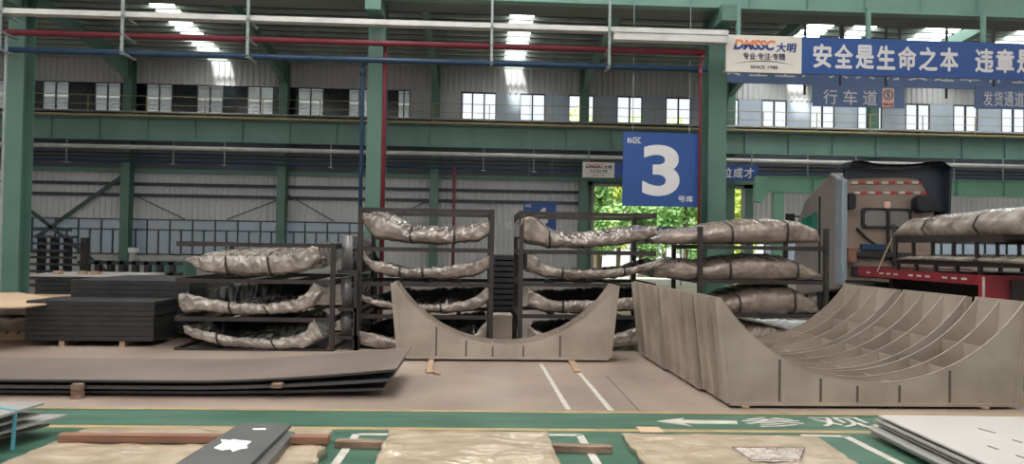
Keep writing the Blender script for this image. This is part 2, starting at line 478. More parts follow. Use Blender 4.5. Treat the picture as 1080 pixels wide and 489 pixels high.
def struct_window(n, x0, x1, z0, z1, ncol, pane, transom=None, label='', fr=0.06, cols=None, framemat='frame_dark'):
    f = MB()
    Y0, Y1 = YW - 0.03, YW + 0.07
    f.box(x0, x1, Y0, Y1, z0, z0 + fr).box(x0, x1, Y0, Y1, z1 - fr, z1)
    for k in range(ncol + 1):
        x = x0 + (x1 - x0) * k / ncol
        f.box(max(x0, x - fr / 2), min(x1, x + fr / 2), Y0, Y1, z0 + fr, (transom if transom and k % 2 else z1 - fr))
    if transom:
        f.box(x0, x1, Y0 - 0.005, Y1, transom - fr / 2, transom + fr / 2)
    o = f.build('window_%d' % n, framemat)
    struct(o, label, 'window')
    MB().box(x0 + 0.01, x1 - 0.01, YW + 0.01, YW + 0.03, z0 + 0.01, z1 - 0.01).build('glass_pane', pane, o)
    return o
wn = 1
# lower windows, left half
nb = 9
edges = [LW0 + (LW1 - LW0) * k / nb for k in range(nb + 1)]
for k in range(nb):
    f = struct_window(wn, edges[k], edges[k + 1], Z_SILL, Z_WT, 4, 'pane_lower', Z_SILL + (Z_WT - Z_SILL) * 0.70,
                      '%s low factory window from the left, blue-grey panes in dark frames' % ORD[k], 0.055)
    wn += 1
nb = 4
e2 = [RW0 + (RW1 - RW0) * k / nb for k in range(nb + 1)]
for k in range(nb):
    struct_window(wn, e2[k], e2[k + 1], Z_SILL, Z_WT, 4, 'pane_lower', Z_SILL + (Z_WT - Z_SILL) * 0.7,
                  '%s low factory window right of the gate' % ORD[k], 0.075)
    wn += 1
# upper windows
UPL = [(-8, 19), (45, 72.5), (100, 127), (154.5, 181.5), (208, 235), (261, 288), (314.5, 341), (368, 390), (420, 432)]
UPR = [(486, 523, 3), (548.5, 574.5, 2), (600, 612, 1), (618.5, 626, 1), (651, 677, 2), (702.5, 728.5, 2), (760, 779, 2), (803.5, 829.5, 2),
       (854.5, 880, 2), (904.5, 930, 2), (955, 980.5, 2), (1005.5, 1031, 2), (1056, 1081, 2), (1106, 1131, 2)]
pier = MB()
prev = XL
zu0L, zu1L = zl(118, 250), zl(90.5, 250)
zu0R, zu1R = zw(780, 133.5, YW), zw(780, 106, YW)
ZU0 = min(Z_UW0, zu0L, zu0R); ZU1 = max(zu1L, zu1R)
dark = MB()
spans = [(a, b, 2, 'L') for a, b in UPL] + [(a, b, c, 'R') for a, b, c in UPR]
nl = nr = 0
for a, b, c, side in spans:
    x0, x1 = xw(a, YW, 105), xw(b, YW, 118)
    z0, z1 = ZU0, ZU1
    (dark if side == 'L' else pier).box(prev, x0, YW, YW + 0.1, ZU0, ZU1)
    if side == 'L':
        lab = '%s upper window from the left, dim panes showing the next hall' % ORD[nl]; nl += 1
    else:
        lab = '%s bright white upper window counted from the middle column rightward' % ORD[nr]; nr += 1
    struct_window(wn, x0, x1, z0, z1, c, 'pane_left' if side == 'L' else 'pane_clear', None, lab, 0.05 if side == 'L' else 0.07)
    wn += 1; prev = x1
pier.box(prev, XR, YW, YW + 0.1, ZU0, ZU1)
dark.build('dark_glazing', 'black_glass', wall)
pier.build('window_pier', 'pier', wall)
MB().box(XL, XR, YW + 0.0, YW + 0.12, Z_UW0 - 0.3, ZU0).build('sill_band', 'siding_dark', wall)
MB().box(xw(432, YW), xw(486, YW), YW - 0.02, YW + 0.1, ZU0, ZU1).build('siding_pier', 'siding', wall)

struct(MB().box(XL - 0.3, XL, YB, YW + 0.2, 0, zroof(YB)).build('wall_left', 'siding'), 'grey side wall far off on the left', 'wall')
struct(MB().box(XR, XR + 0.3, YB, YW + 0.2, 0, zroof(YB)).build('wall_right', 'siding'), 'grey side wall far off on the right', 'wall')

wf = MB().box(XL, -9, YB - 0.3, YB, 0, zroof(YB)).box(9, XR, YB - 0.3, YB, 0, zroof(YB)).box(-9, 9, YB - 0.3, YB, 3.6, zroof(YB))  # unseen wall added behind the camera to cut light from the rear
struct(wf.build('wall_front_blocker', 'siding'), 'grey unseen wall added behind the camera to hold back light, with an open gateway', 'wall')
# roof with rooflights: sheets between strips
SKX = [-12.3 - 14.0, -12.3, 1.75, 15.8, 29.8]
SKW = 0.95
def roof_piece(mb, x0, x1, y0, y1, t0=0.0, t1=0.15):
    mb.hexa([(x0, y0, zroof(y0) + t0), (x1, y0, zroof(y0) + t0), (x1, y1, zroof(y1) + t0), (x0, y1, zroof(y1) + t0)],
            [(x0, y0, zroof(y0) + t1), (x1, y0, zroof(y0) + t1), (x1, y1, zroof(y1) + t1), (x0, y1, zroof(y1) + t1)])
YR0 = -12.0
rb = MB(); xs = XL
strips = [(x - SKW / 2, x + SKW / 2) for x in SKX]
for a, b in strips:
    roof_piece(rb, xs, max(a, XL), YR0, YW + 0.2); xs = b
roof_piece(rb, xs, XR, YR0, YW + 0.2)
NEAR_FILL = [(-19, -17.4), (-8.6, -7.4), (-3.2, 0.2), (7.0, 8.6), (22, 23.6)]  # unseen glowing strips added over the near bay as fill light
FAR_FILL = [(13.0, 14.4), (18.3, 19.7), (22.2, 23.6), (26, 27.4)]  # glowing strips added behind the banner to brighten the right rear
ceil = rb.build('ceiling', 'roof')
struct(ceil, 'dark green-grey sheet roof underside with daylit strips and added fill strips', 'ceiling')
for i, (a, b) in enumerate(strips):
    sk = MB(); roof_piece(sk, max(a, XL), min(b, XR), YR0, YW - 1.3, 0.02, 0.06)
    sk.build('rooflight_or_fill', 'skylight_and_fill', ceil)
nlm = MB()
for i, (a, b) in enumerate(NEAR_FILL):
    nlm = MB(); roof_piece(nlm, a, b, -8, 17.0, -0.05, -0.02); nlm.build('rooflight_or_fill', 'skylight_and_fill', ceil)
for i, (a, b) in enumerate(FAR_FILL):
    nlm = MB(); roof_piece(nlm, a, b, 27.5, YW - 0.4, -0.05, -0.02); nlm.build('rooflight_or_fill', 'skylight_and_fill', ceil)
# purlins
k = 0
for i in range(32):
    y = YW - 0.5 - i * 0.62
    zc = zroof(y) - 0.02
    p = MB().box(XL, XR, y - 0.05, y + 0.02, zc - 0.12, zc).box(XL, XR, y - 0.05, y + 0.09, zc - 0.14, zc - 0.12)
    o = p.build('roof_purlin', 'purlin')
    props(o, '%s roof purlin out from the back wall' % (ORD[i] if i < 20 else 'twenty-' + ORD[i - 20] if i < 29 and i > 20 else 'thirty-' + ORD[i - 31] if i > 30 else {20: 'twenty-first', 29: 'twenty-ninth next', 30: 'thirtieth'}[i]), 'purlin', 'roof purlins')

# ------------------------------------------------------------------ columns
def hcol(name, label, X, Y, w, d, z1, m='col_green', t=0.025, group=None, lean=0):
    root = thing(name, label, 'column', (X, Y, 0), group)
    mb = MB()
    mb.box(X - w / 2, X + w / 2, Y - d / 2, Y - d / 2 + t, 0, z1)
    mb.box(X - w / 2, X + w / 2, Y + d / 2 - t, Y + d / 2, 0, z1)
    mb.build('flange', m, root)
    MB().box(X - t / 2, X + t / 2, Y - d / 2 + t, Y + d / 2 - t, 0, z1).build('web', m, root)
    MB().box(X - w / 2 - 0.08, X + w / 2 + 0.08, Y - d / 2 - 0.08, Y + d / 2 + 0.08, 0, 0.03).build('base_plate', m, root)
    return root
NC = [19.5, 396.5, 752.5]
NCX = [xw(px, YN, 180) for px in NC]
names = ['stout green steel column near the left edge of the view', 'green steel column behind the rack of wrapped panels, with red and blue drop pipes',
         'green steel column right of the blue number three board']
ZNB = zw(900, 17, YN - 0.4)     # bottom of the near runway beam
for i, X in enumerate(NCX):
    r = hcol('steel_column', names[i], X, YN, [0.34, 0.36, 0.40][i], [0.40, 0.5, 0.5][i], zroof(YN) - 0.05, group='near columns')
    MB().box(X - 0.16, X + 0.16, YN - 0.95, YN - 0.3, ZNB - 0.35, ZNB - 0.02).build('beam_bracket', 'col_green', r)
FCX = [xw(134, YF, 200) + k * (xw(458, YF, 200) - xw(134, YF, 200)) / 2 for k in range(0, 6)]
ZFB0, ZFB1 = zw(300, 151, YF - 0.6), zw(300, 129, YF - 0.6)
fl_ = ['left of the long run of low windows', 'between the low windows', 'behind the middle wrapped-panel rack', 'at the left side of the open gate',
       'at the right side of the open gate', 'behind the truck cab']
for i, X in enumerate(FCX):
    r = hcol('wall_column', 'slim green wall column %s' % fl_[i], X, YF, 0.40, 0.5, zroof(YF) - 0.1, group='far wall columns')
    r['kind'] = 'thing'
    # haunched rafter running toward the viewer
    y0, y1 = YF, 20.0
    q = MB()
    prof = [(y0 + 0.2, zroof(y0) - 0.25), (y0 + 0.2, zroof(y0) - 1.25), (y0 - 3.6, zroof(y0 - 3.6) - 0.75), (y1, zroof(y1) - 0.7), (y1, zroof(y1) - 0.25)]
    q.prismX(prof, X - 0.03, X + 0.03)
    q.prismX([(prof[1][0], prof[1][1] - 0.03), (prof[2][0], prof[2][1] - 0.03), (prof[3][0], prof[3][1] - 0.03), (prof[3][0], prof[3][1]), (prof[2][0], prof[2][1]), (prof[1][0], prof[1][1])], X - 0.14, X + 0.14)
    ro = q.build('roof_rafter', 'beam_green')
    props(ro, 'green haunched roof rafter on the wall column %s' % fl_[i], 'rafter', 'roof rafters')

# ------------------------------------------------------------------ runway beams
def runway(name, label, x0, x1, Y, z0, z1, dep, m, pitch, group=None, soff=0.0):
    root = thing(name, label, 'crane beam', ((x0 + x1) / 2, Y, z0), group)
    MB().box(x0, x1, Y + 0.12, Y + 0.14, z0, z1).build('web', m, root)
    MB().box(x0, x1, Y, Y + 0.26, z0 - 0.03, z0).box(x0, x1, Y, Y + 0.26, z1, z1 + 0.03).build('flange', m, root)
    n = int((x1 - x0) / pitch)
    for k in range(n + 1):
        x = x0 + k * pitch
        MB().box(x, x + 0.02, Y + 0.02, Y + 0.12, z0, z1).build('stiffener', m, root)
    if soff:
        MB().box(x0, x1, Y + 0.26, Y + soff, z0 - 0.02, z0 + 0.04).build('walkway_soffit', 'roof', root)
        MB().box(x0, x1, Y + soff - 0.03, Y + soff, z0, z1).build('inner_web', m, root)
    return root
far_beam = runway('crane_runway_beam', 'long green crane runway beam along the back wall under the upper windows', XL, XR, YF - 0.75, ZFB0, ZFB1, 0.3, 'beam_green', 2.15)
yq = YF - 0.85
zt = ZFB1 + 0.03
MB().box(XL, XR, yq - 0.25, YF - 0.3, zt, zt + 0.10).build('walkway_deck', 'rail_grey', far_beam)
MB().box(XL, XR, yq - 0.28, yq - 0.25, zt + 0.02, zt + 0.08).build('deck_edge', 'rail_yellow', far_beam)
MB().tube([(XL, yq + .25, zt + 0.30), (XR, yq + .25, zt + 0.30)], 0.05, 8).build('crane_rail', 'rail_grey', far_beam)
hr = MB().tube([(XL, yq - 0.2, zt + 0.95), (XR, yq - 0.2, zt + 0.95)], 0.016, 6).tube([(XL, yq - 0.2, zt + 0.55), (XR, yq - 0.2, zt + 0.55)], 0.012, 6)
x = XL
while x < XR:
    hr.box(x - .016, x + .016, yq - 0.22, yq - 0.18, zt + 0.1, zt + 0.95); x += 2.6
hr.build('handrail', 'rail_yellow', far_beam)
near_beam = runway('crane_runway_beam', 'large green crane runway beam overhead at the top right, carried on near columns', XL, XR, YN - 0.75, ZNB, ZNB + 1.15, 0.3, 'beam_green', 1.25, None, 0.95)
# low light green girder behind the truck
yg = 29.0
gz0, gz1 = zw(1040, 206.5, yg), zw(1040, 190.5, yg)
gx0 = xw(806, yg)
g = runway('crane_girder', 'low light-green crane girder behind the truck cab', gx0, XR - 1, yg, gz0, gz1, 0.3, 'girder_green', 2.0)
MB().box(gx0 + 0.4, gx0 + 0.8, yg + 0.0, yg + 0.3, 0, gz0).build('support_post', 'girder_green', g)
MB().prismY([(gx0 - 0.35, gz1), (gx0 + 0.1, gz1), (gx0 + 0.1, gz0 - 0.1), (gx0 - 0.12, gz0 - 0.45), (gx0 - 0.4, gz0 - 0.4)], yg, yg + 0.25).build('end_bracket', 'girder_green', g)
MB().box(xw(1000, yg), XR - 1, yg + 0.05, yg + 0.2, 0.6, 0.75).build('lower_rail', 'girder_green', g)

# pipes across the near columns
yp = YN - 0.95
def runpipe(name, label, a, b, r, m, Y, group=None, end=None, cat='pipe'):
    pa, pb = Fy(*a, Y), Fy(*b, Y)
    d = (pb - pa)
    pts = [pa - d * 0.15] + [pa + d * (k / 8) for k in range(9)]
    o = MB().tube(pts if end is None else pts + end(pb), r, 12).build(name, m, smooth=True)
    return props(o, label, cat, group)
za = zw(390, 25, yp - 0.1)
tr = MB().box(xw(-60, yp), xw(762, yp), yp - 0.25, yp - 0.05, za - 0.05, za + 0.05).build('cable_tray', 'white_pipe')
MB().box(xw(645, yp, 38), xw(764, yp, 38), yp - 0.23, yp - 0.02, za - 0.20, za - 0.055).build('duct_cover', 'white_pipe', tr)
props(tr, 'long white cable tray crossing in front of the columns, topmost of the three overhead runs', 'cable tray')
zr = zw(390, 44.5, yp)
o = MB().tube([(xw(-60, yp), yp + .05, zr), (xw(742, yp), yp + .05, zr)], 0.062, 12).build('overhead_pipe', 'red_pipe', smooth=True)
props(o, 'red overhead pipe running across the columns below the white tray', 'pipe', 'overhead pipes')
zbp = zw(390, 62.5, yp)
o = MB().tube([(xw(-60, yp), yp + .05, zbp), (xw(745, yp), yp + .05, zbp)], 0.06, 12).build('overhead_pipe', 'blue_pipe', smooth=True)
props(o, 'dark blue overhead pipe running across the columns below the red pipe', 'pipe', 'overhead pipes')
def droppipe(px, ptop, pbot, m, label, r=0.045, Y=YN - 0.7):
    t, b = Fy(px, ptop, Y), Fy(px, pbot, Y)
    root = thing('drop_pipe', label, 'pipe', (t.x, Y, 0), 'vertical drop pipes')
    MB().tube([(t.x, Y - 0.2, t.z + 0.02), (t.x, Y - 0.02, t.z), (t.x, Y, t.z - 0.1), (t.x, Y, 0.0)], r, 10).build('pipe_run', m, root, True)
    MB().tube([(t.x, Y, t.z - 0.35), (t.x, Y, t.z - 0.2)], r * 1.5, 10).build('coupling', m, root, True)
    return root
droppipe(406.5, 50, 225, 'red_pipe', 'red drop pipe running down just right of the middle green column')
droppipe(383, 62, 225, 'blue_pipe', 'dark blue drop pipe running down just left of the middle green column', 0.04)
droppipe(739, 63, 240, 'red_pipe', 'thin red drop pipe running down the right edge of the number three board', 0.03, YN - 0.95)
zd = 31.0
t = Fy(479.5, 176, YF - 1.2); b = 0
o = MB().tube([(t.x, t.y, 0), (t.x, t.y, t.z)], 0.07, 10).build('standpipe', 'red_pipe', smooth=True)
props(o, 'red standpipe against the far wall behind the middle rack', 'pipe')
# white conduit under the far runway beam
zc = zw(300, 158.5, YF - 1.1)
o = MB().tube([(XL, YF - 1.1, zc), (XR, YF - 1.1, zc)], 0.10, 10).build('conduit_pipe', 'white_pipe', smooth=True)
props(o, 'long pale conduit pipe hung below the far runway beam', 'pipe')
for i, (py, r, m) in enumerate(((165, .05, 'chassis'), (168.5, .05, 'frame_dark'), (173, .06, 'blue_pipe'))):
    zc2 = zw(300, py, YF - 0.9)
    o = MB().tube([(XL, YF - 0.9, zc2), (XR, YF - 0.9, zc2)], r, 8).build('wall_pipe', m, smooth=True)
    props(o, '%s pipe run in shadow below the far pale conduit' % ['thin black', 'thin charcoal', 'dark blue'][i], 'pipe', 'shaded wall pipes')
for i, px in enumerate((70, 183, 237, 349, 510, 563, 660, 852, 903, 1006, 1058)):
    X = xw(px, YF - 1.1, 165)
    o = MB().bar((X, YF - 1.1, ZFB0 - 0.03), (X, YF - 1.1, zw(300, 175, YF - 1.1)), 0.05).box(X - .12, X + .12, YF - 1.25, YF - .85, zw(300, 176, YF - 1.1), zw(300, 175, YF - 1.1)).build('conduit_hanger', 'hanger')
    props(o, '%s thin steel hanger from the left below the far runway beam' % ORD[i], 'hanger', 'conduit hangers')
# pipe hangers of the near runs
for i, (px, py) in enumerate(((8, 52), (135, 53), (265, 58), (518, 68), (640, 72))):
    X = xw(px, yp - 0.05, py); zz = zbp - 0.12
    root = thing('pipe_hanger', 'thin grey pipe hanger, %s from the left along the overhead runs' % ORD[i], 'hanger', (X, yp, zz), 'pipe hangers')
    MB().box(X - 0.025, X + 0.025, yp - 0.33, yp - 0.28, zz, ZNB + 0.3).build('rod', 'hanger', root)
    for zq in (zz + 0.02, zr - 0.1, za - 0.08):
        MB().box(X - 0.03, X + 0.03, yp - 0.33, yp + 0.25, zq, zq + 0.035).build('bracket_arm', 'hanger', root)
o = MB().tube([Fy(7, 36, YN - 1), V((Fy(7, 36, YN - 1).x, YN - 1, 0.0))], 0.03, 8).build('conduit_rod', 'hanger')
props(o, 'thin vertical grey conduit left of the left green column', 'pipe')

# wall X bracing
def brace(label, pts, w=0.16):
    mb = MB()
    for a, b in pts: mb.bar(Fy(*a, YW - 0.25), Fy(*b, YW - 0.25), 0.05, w)
    return props(mb.build('diagonal_brace', 'brace'), label, 'brace', 'wall bracing')
brace('dark green diagonal wall brace climbing right behind the left column', [((38, 250), (130, 185))], 0.17)
brace('dark green diagonal wall brace falling right behind the left column', [((32, 222), (117, 290))], 0.16)
brace('thin rod falling right on the siding just right of the left wall column', [((140, 205), (195, 231))], 0.05)
brace('thin rod climbing right on the siding towards the second wall column', [((295, 210), (240, 231))], 0.05)
brace('thin rod falling right on the siding just right of the second wall column', [((303, 205), (352, 233))], 0.05)
brace('thin rod climbing right on the siding above the middle rack', [((455, 210), (402, 235))], 0.05)

# ------------------------------------------------------------------ signs
def board(name, label, x0, x1, y0, y1, Y, m, cat='sign', t=0.04, group=None):
    a, b = Fy(x0, y1, Y), Fy(x1, y0, Y)
    xa, xb = xw(x0, Y, (y0 + y1) / 2), xw(x1, Y, (y0 + y1) / 2)
    za_, zb_ = zw((x0 + x1) / 2, y1, Y), zw((x0 + x1) / 2, y0, Y)
    root = thing(name, label, cat, ((xa + xb) / 2, Y, za_), group)
    MB().box(xa, xb, Y, Y + t, za_, zb_).build('board', m, root)
    return root, xa, xb, za_, zb_
YS = YN - 0.85
s3, xa, xb, z0, z1 = board('hanging_sign', 'large square blue board with a big white figure three', 657, 737, 140, 217.5, YS, 'sign_blue')
W = xb - xa; Hh = z1 - z0
lettering('numeral', '3', 'sign_white', s3, xa + W * 0.255, xa + W * 0.745, z0 + Hh * 0.14, z0 + Hh * 0.835, YS - 0.001, bold=0.028)
lettering('lettering', 'B区', 'sign_white', s3, xa + W * 0.055, xa + W * 0.235, z0 + Hh * 0.85, z0 + Hh * 0.93, YS - 0.001, bold=0.012)
lettering('lettering', '号库', 'sign_white', s3, xa + W * 0.73, xa + W * 0.93, z0 + Hh * 0.065, z0 + Hh * 0.15, YS - 0.001, bold=0.012)
MB().bar((xa + 0.2, YS + 0.02, z1), (xa + 0.2, YS + 0.02, ZNB), 0.012).bar((xb - 0.2, YS + 0.02, z1), (xb - 0.2, YS + 0.02, ZNB), 0.012).build('hanging_wire', 'hanger', s3)

Y4 = 30.0
s4, xa, xb, z0, z1 = board('hanging_sign', 'smaller blue board with a white figure four far behind the racks', 552, 586.5, 213, 247, Y4, 'sign_blue')
W = xb - xa; Hh = z1 - z0
lettering('numeral', '4', 'sign_white', s4, xa + W * 0.27, xa + W * 0.75, z0 + Hh * 0.16, z0 + Hh * 0.83, Y4 - 0.001, bold=0.035)
lettering('lettering', 'B区', 'sign_white', s4, xa + W * 0.05, xa + W * 0.24, z0 + Hh * 0.84, z0 + Hh * 0.93, Y4 - 0.001)
lettering('lettering', '号库', 'sign_white', s4, xa + W * 0.72, xa + W * 0.92, z0 + Hh * 0.07, z0 + Hh * 0.16, Y4 - 0.001)
MB().bar((xa + 0.2, Y4 + 0.02, z1), (xa + 0.2, Y4 + 0.02, zroof(Y4)), 0.015).bar((xb - 0.2, Y4 + 0.02, z1), (xb - 0.2, Y4 + 0.02, zroof(Y4)), 0.015).build('hanging_wire', 'hanger', s4)

def logo(parent, xa, xb, z0, z1, Y):
    W = xb - xa; Hh = z1 - z0
    for part, m in (('low', 'logo_blue'), ('high', 'logo_orange')):
        lettering('logo', 'DMSSC', m, parent, xa + W * 0.09, xa + W * 0.65, z0 + Hh * 0.60, z0 + Hh * 0.88, Y, bold=0.05, shear=0.25, clip=(part, 0.5))
    lettering('logo', '大明', 'logo_blue', parent, xa + W * 0.655, xa + W * 0.93, z0 + Hh * 0.56, z0 + Hh * 0.82, Y, bold=0.03, shear=0.1)
    lettering('lettering', '专业·专注·专精', 'ink', parent, xa + W * 0.22, xa + W * 0.78, z0 + Hh * 0.34, z0 + Hh * 0.53, Y, bold=0.02)
    lettering('lettering', 'SINCE 1988', 'ink', parent, xa + W * 0.32, xa + W * 0.68, z0 + Hh * 0.10, z0 + Hh * 0.19, Y, bold=0.01)
    rows = [[], []]
    for k in range(21):
        t = k / 20
        x = xa + W * (0.10 + 0.80 * t); zc = z0 + Hh * (0.21 + 0.10 * (1 - (2 * t - 1) ** 2)); h = Hh * 0.012 * (1.2 - abs(2 * t - 1))
        rows[0].append((x, Y - 0.004, zc - h)); rows[1].append((x, Y - 0.004, zc + h))
    MB().grid(rows).build('swoosh', 'ink', parent)

YBN = YN - 1.0
xa, xb = xw(766, YBN, 60), xw(845.5, YBN, 60)
zb0, zb1 = zw(805, 76.5, YBN), zw(805, 37.5, YBN)
bn = thing('hanging_banner', 'long blue safety banner with white characters and a cream logo panel, top right', 'banner', ((xa + xb) / 2, YBN, zb0))
MB().box(xa, xb, YBN, YBN + 0.05, zb0, zb1).build('logo_panel', 'sign_cream', bn)
logo(bn, xa, xb, zb0, zb1, YBN - 0.001)
xe = xw(1300, YBN, 60)
MB().box(xb + 0.005, xe, YBN, YBN + 0.05, zb0, zb1).build('banner_panel', 'sign_blue', bn)
hh = zb1 - zb0
cw = (xw(1012, YBN, 60) - xw(856, YBN, 60)) / 7
cx = xw(856, YBN, 60)
for i, ch in enumerate('安全是生命之本'):
    lettering('character', ch, 'sign_white', bn, cx + cw * i + cw * 0.06, cx + cw * i + cw * 0.94, zb0 + hh * 0.17, zb0 + hh * 0.83, YBN - 0.001, bold=0.03)
cx = xw(1027, YBN, 60)
for i, ch in enumerate('违章是事故之源'):
    lettering('character', ch, 'sign_white', bn, cx + cw * i + cw * 0.06, cx + cw * i + cw * 0.94, zb0 + hh * 0.17, zb0 + hh * 0.83, YBN - 0.001, bold=0.03)
fr = MB().box(xa - 0.03, xe, YBN + 0.05, YBN + 0.09, zb1 - 0.04, zb1).box(xa - 0.03, xe, YBN + 0.05, YBN + 0.09, zb0, zb0 + 0.04)
fr.build('frame', 'hanger', bn)
for px in (780, 918, 1040):
    X = xw(px, YBN, 40)
    MB().box(X - 0.04, X + 0.04, YBN + 0.05, YBN + 0.13, zb1 - 0.3, ZNB + 0.02).build('hanging_post', 'beam_green', bn)

# second banner farther back, mostly hidden by the first
Y2 = 24.0
xa, xb = xw(757, Y2, 85), xw(1200, Y2, 85)
z0, z1 = zw(900, 90.5, Y2), zw(900, 66, Y2)
b2 = thing('hanging_banner', 'pale blue banner half hidden behind the safety banner, only its lower edge showing', 'banner', ((xa + xb) / 2, Y2, z0))
MB().box(xa, xb, Y2, Y2 + 0.05, z0, z1).build('banner_panel', 'sign_blue_pale', b2)
n = 16
for i, ch in enumerate('安全生产人人有责违章作业是事故之源'[:n]):
    cw2 = (xb - xa) / n
    lettering('character', ch, 'sign_white', b2, xa + cw2 * (i + 0.12), xa + cw2 * (i + 0.88), z0 + (z1 - z0) * 0.3, z0 + (z1 - z0) * 0.85, Y2 - 0.001, bold=0.02)
for px in (768, 850, 890, 950, 1000, 1048):
    X = xw(px, Y2, 85)
    MB().box(X - .03, X + .03, Y2 + .06, Y2 + .12, z0 - 0.32, zroof(Y2) - 0.1).build('hanging_post', 'chassis', b2)

Y5 = 23.4
s5, xa, xb, z0, z1 = board('hanging_sign', 'blue lane sign with three pale characters and a small pink square', 857, 954, 90.5, 113, Y5, 'sign_blue_pale')
W = xb - xa; Hh = z1 - z0
for i, ch in enumerate('行车道'):
    lettering('character', ch, 'sign_white', s5, xa + W * (0.115 + 0.215 * i), xa + W * (0.27 + 0.215 * i), z0 + Hh * 0.10, z0 + Hh * 0.80, Y5 - 0.001, bold=0.01)
MB().box(xa + W * 0.755, xa + W * 0.885, Y5 - 0.008, Y5 - 0.0, z0 + Hh * 0.03, z0 + Hh * 0.93).build('speed_panel', 'sign_pink', s5)
ring = MB()
cx, cz, rr = xa + W * 0.82, z0 + Hh * 0.60, Hh * 0.24
ro, ri = [], []
for k in range(33):
    a = 2 * math.pi * k / 32
    ro.append((cx + rr * math.cos(a), Y5 - 0.012, cz + rr * math.sin(a))); ri.append((cx + rr * .78 * math.cos(a), Y5 - 0.012, cz + rr * .78 * math.sin(a)))
ring.grid([ro, ri]).build('ring', 'ink', s5)
lettering('numeral', '5', 'ink', s5, cx - rr * .35, cx + rr * .35, cz - rr * .55, cz + rr * .55, Y5 - 0.010, bold=0.02)
lettering('lettering', '限速5公里', 'sign_red', s5, xa + W * 0.765, xa + W * 0.875, z0 + Hh * 0.09, z0 + Hh * 0.24, Y5 - 0.010)
MB().bar((xa + W * .3, Y5 + .02, z1), (xa + W * .3, Y5 + .02, zroof(Y5)), 0.05).bar((xa + W * .8, Y5 + .02, z1), (xa + W * .8, Y5 + .02, zroof(Y5)), 0.05).build('hanging_post', 'chassis', s5)
s6, xa, xb, z0, z1 = board('hanging_sign', 'blue loading lane sign with four pale characters at the right edge', 1028.5, 1095, 92, 115, Y5, 'sign_blue_pale')
W = xb - xa; Hh = z1 - z0
for i, ch in enumerate('发货通道'):
    lettering('character', ch, 'sign_white', s6, xa + W * (0.13 + 0.165 * i), xa + W * (0.275 + 0.165 * i), z0 + Hh * 0.12, z0 + Hh * 0.80, Y5 - 0.001, bold=0.008)
MB().bar((xa + W * .3, Y5 + .02, z1), (xa + W * .3, Y5 + .02, zroof(Y5)), 0.05).bar((xa + W * .8, Y5 + .02, z1), (xa + W * .8, Y5 + .02, zroof(Y5)), 0.05).build('hanging_post', 'chassis', s6)

bs_, xa, xb, z0, z1 = board('strip_sign', 'small blue strip sign with white marks low in the gate opening', 663, 722, 239, 244, YF - 1.0, 'sign_blue')
for i in range(6):
    lettering('lettering', '安全通道'[i % 4], 'sign_white', bs_, xa + (xb - xa) * (0.06 + 0.155 * i), xa + (xb - xa) * (0.13 + 0.155 * i), z0 + 0.03, z1 - 0.03, YF - 1.001)
MB().box(xa + .1, xa + .18, YF - 0.96, YF - 0.9, 0, z0 + 0.1).build('post', 'hanger', bs_)
MB().box(xb - .18, xb - .1, YF - 0.96, YF - 0.9, 0, z0 + 0.1).build('post', 'hanger', bs_)
# banner over the gate
Y7 = YF - 1.5
xa, xb = xw(614.5, Y7, 180), xw(648, Y7, 180)
z0, z1 = zw(700, 188.5, Y7), zw(700, 172.5, Y7)
b3 = thing('hanging_banner', 'narrow blue banner with white characters and a pale logo panel above the open gate', 'banner', (xa, Y7, z0))
MB().box(xa, xb, Y7, Y7 + 0.05, z0, z1).build('logo_panel', 'sign_cream', b3)
logo(b3, xa, xb, z0, z1, Y7 - 0.001)
xe = xw(800, Y7, 182)
MB().box(xb + 0.01, xe, Y7, Y7 + 0.05, z0, z1).build('banner_panel', 'sign_blue', b3)
cwp = 11.6
for i, ch in enumerate('建功立业争先创优岗位成才'):
    px = 796.5 - cwp * (12 - i) + (0)
    lettering('character', ch, 'sign_white', b3, xw(px, Y7, 182), xw(px + cwp * 0.88, Y7, 182), z0 + (z1 - z0) * 0.15, z0 + (z1 - z0) * 0.85, Y7 - 0.001, bold=0.025)
for X in (xa + 0.3, (xa + xe) / 2, xe - 0.3):
    MB().box(X - .03, X + .03, Y7 + .05, Y7 + .1, z1 - 0.3, ZFB0).build('hanging_post', 'hanger', b3)

o = MB().box(xw(533, YW), xw(540, YW), YW - 0.12, YW - 0.05, zw(536, 242, YW), zw(536, 234, YW)).build('notice_board', 'sign_white')
props(o, 'small white notice on the siding left of the number four board', 'notice')

# ------------------------------------------------------------------ gate and outdoors
gr = MB()
gr.box(GX0 - 0.5, GX0, YW - 0.1, YW + 0.25, 0, Z_G + 0.35).box(GX1, GX1 + 0.5, YW - 0.1, YW + 0.25, 0, Z_G + 0.35).box(GX0 - 0.5, GX1 + 0.5, YW - 0.1, YW + 0.25, Z_G, Z_G + 0.35)
gate = gr.build('door_1', 'col_green')
struct(gate, 'tall open vehicle gate in a green frame with trees beyond', 'door')
MB().box(GX0 - 0.06, GX0 + 0.08, YW - 0.16, YW - 0.1, 0, Z_G).box(GX1 - 0.08, GX1 + 0.06, YW - 0.16, YW - 0.1, 0, Z_G).box(GX0, GX1, YW - 0.16, YW - 0.1, Z_G - 0.05, Z_G + 0.08).build('guide_rail', 'rail_grey', gate)
wu = MB().box(GX0 - 0.5, GX1 + 0.5, YW, YW + 0.12, Z_G + 0.35, Z_DK0 + 0.01).build('gate_header', 'siding_dark', wall)
struct(MB().box(-60, 70, YW + 0.3, 90, -0.3, -0.02).build('floor_outside', 'ground'), 'pale paving outside the gate', 'ground')
nbld = MB().box(-60, xw(470, 50), 50, 51, 0, 14.5).build('wall_neighbour', 'facade')
struct(nbld, 'grey neighbouring hall seen through the left windows', 'wall')
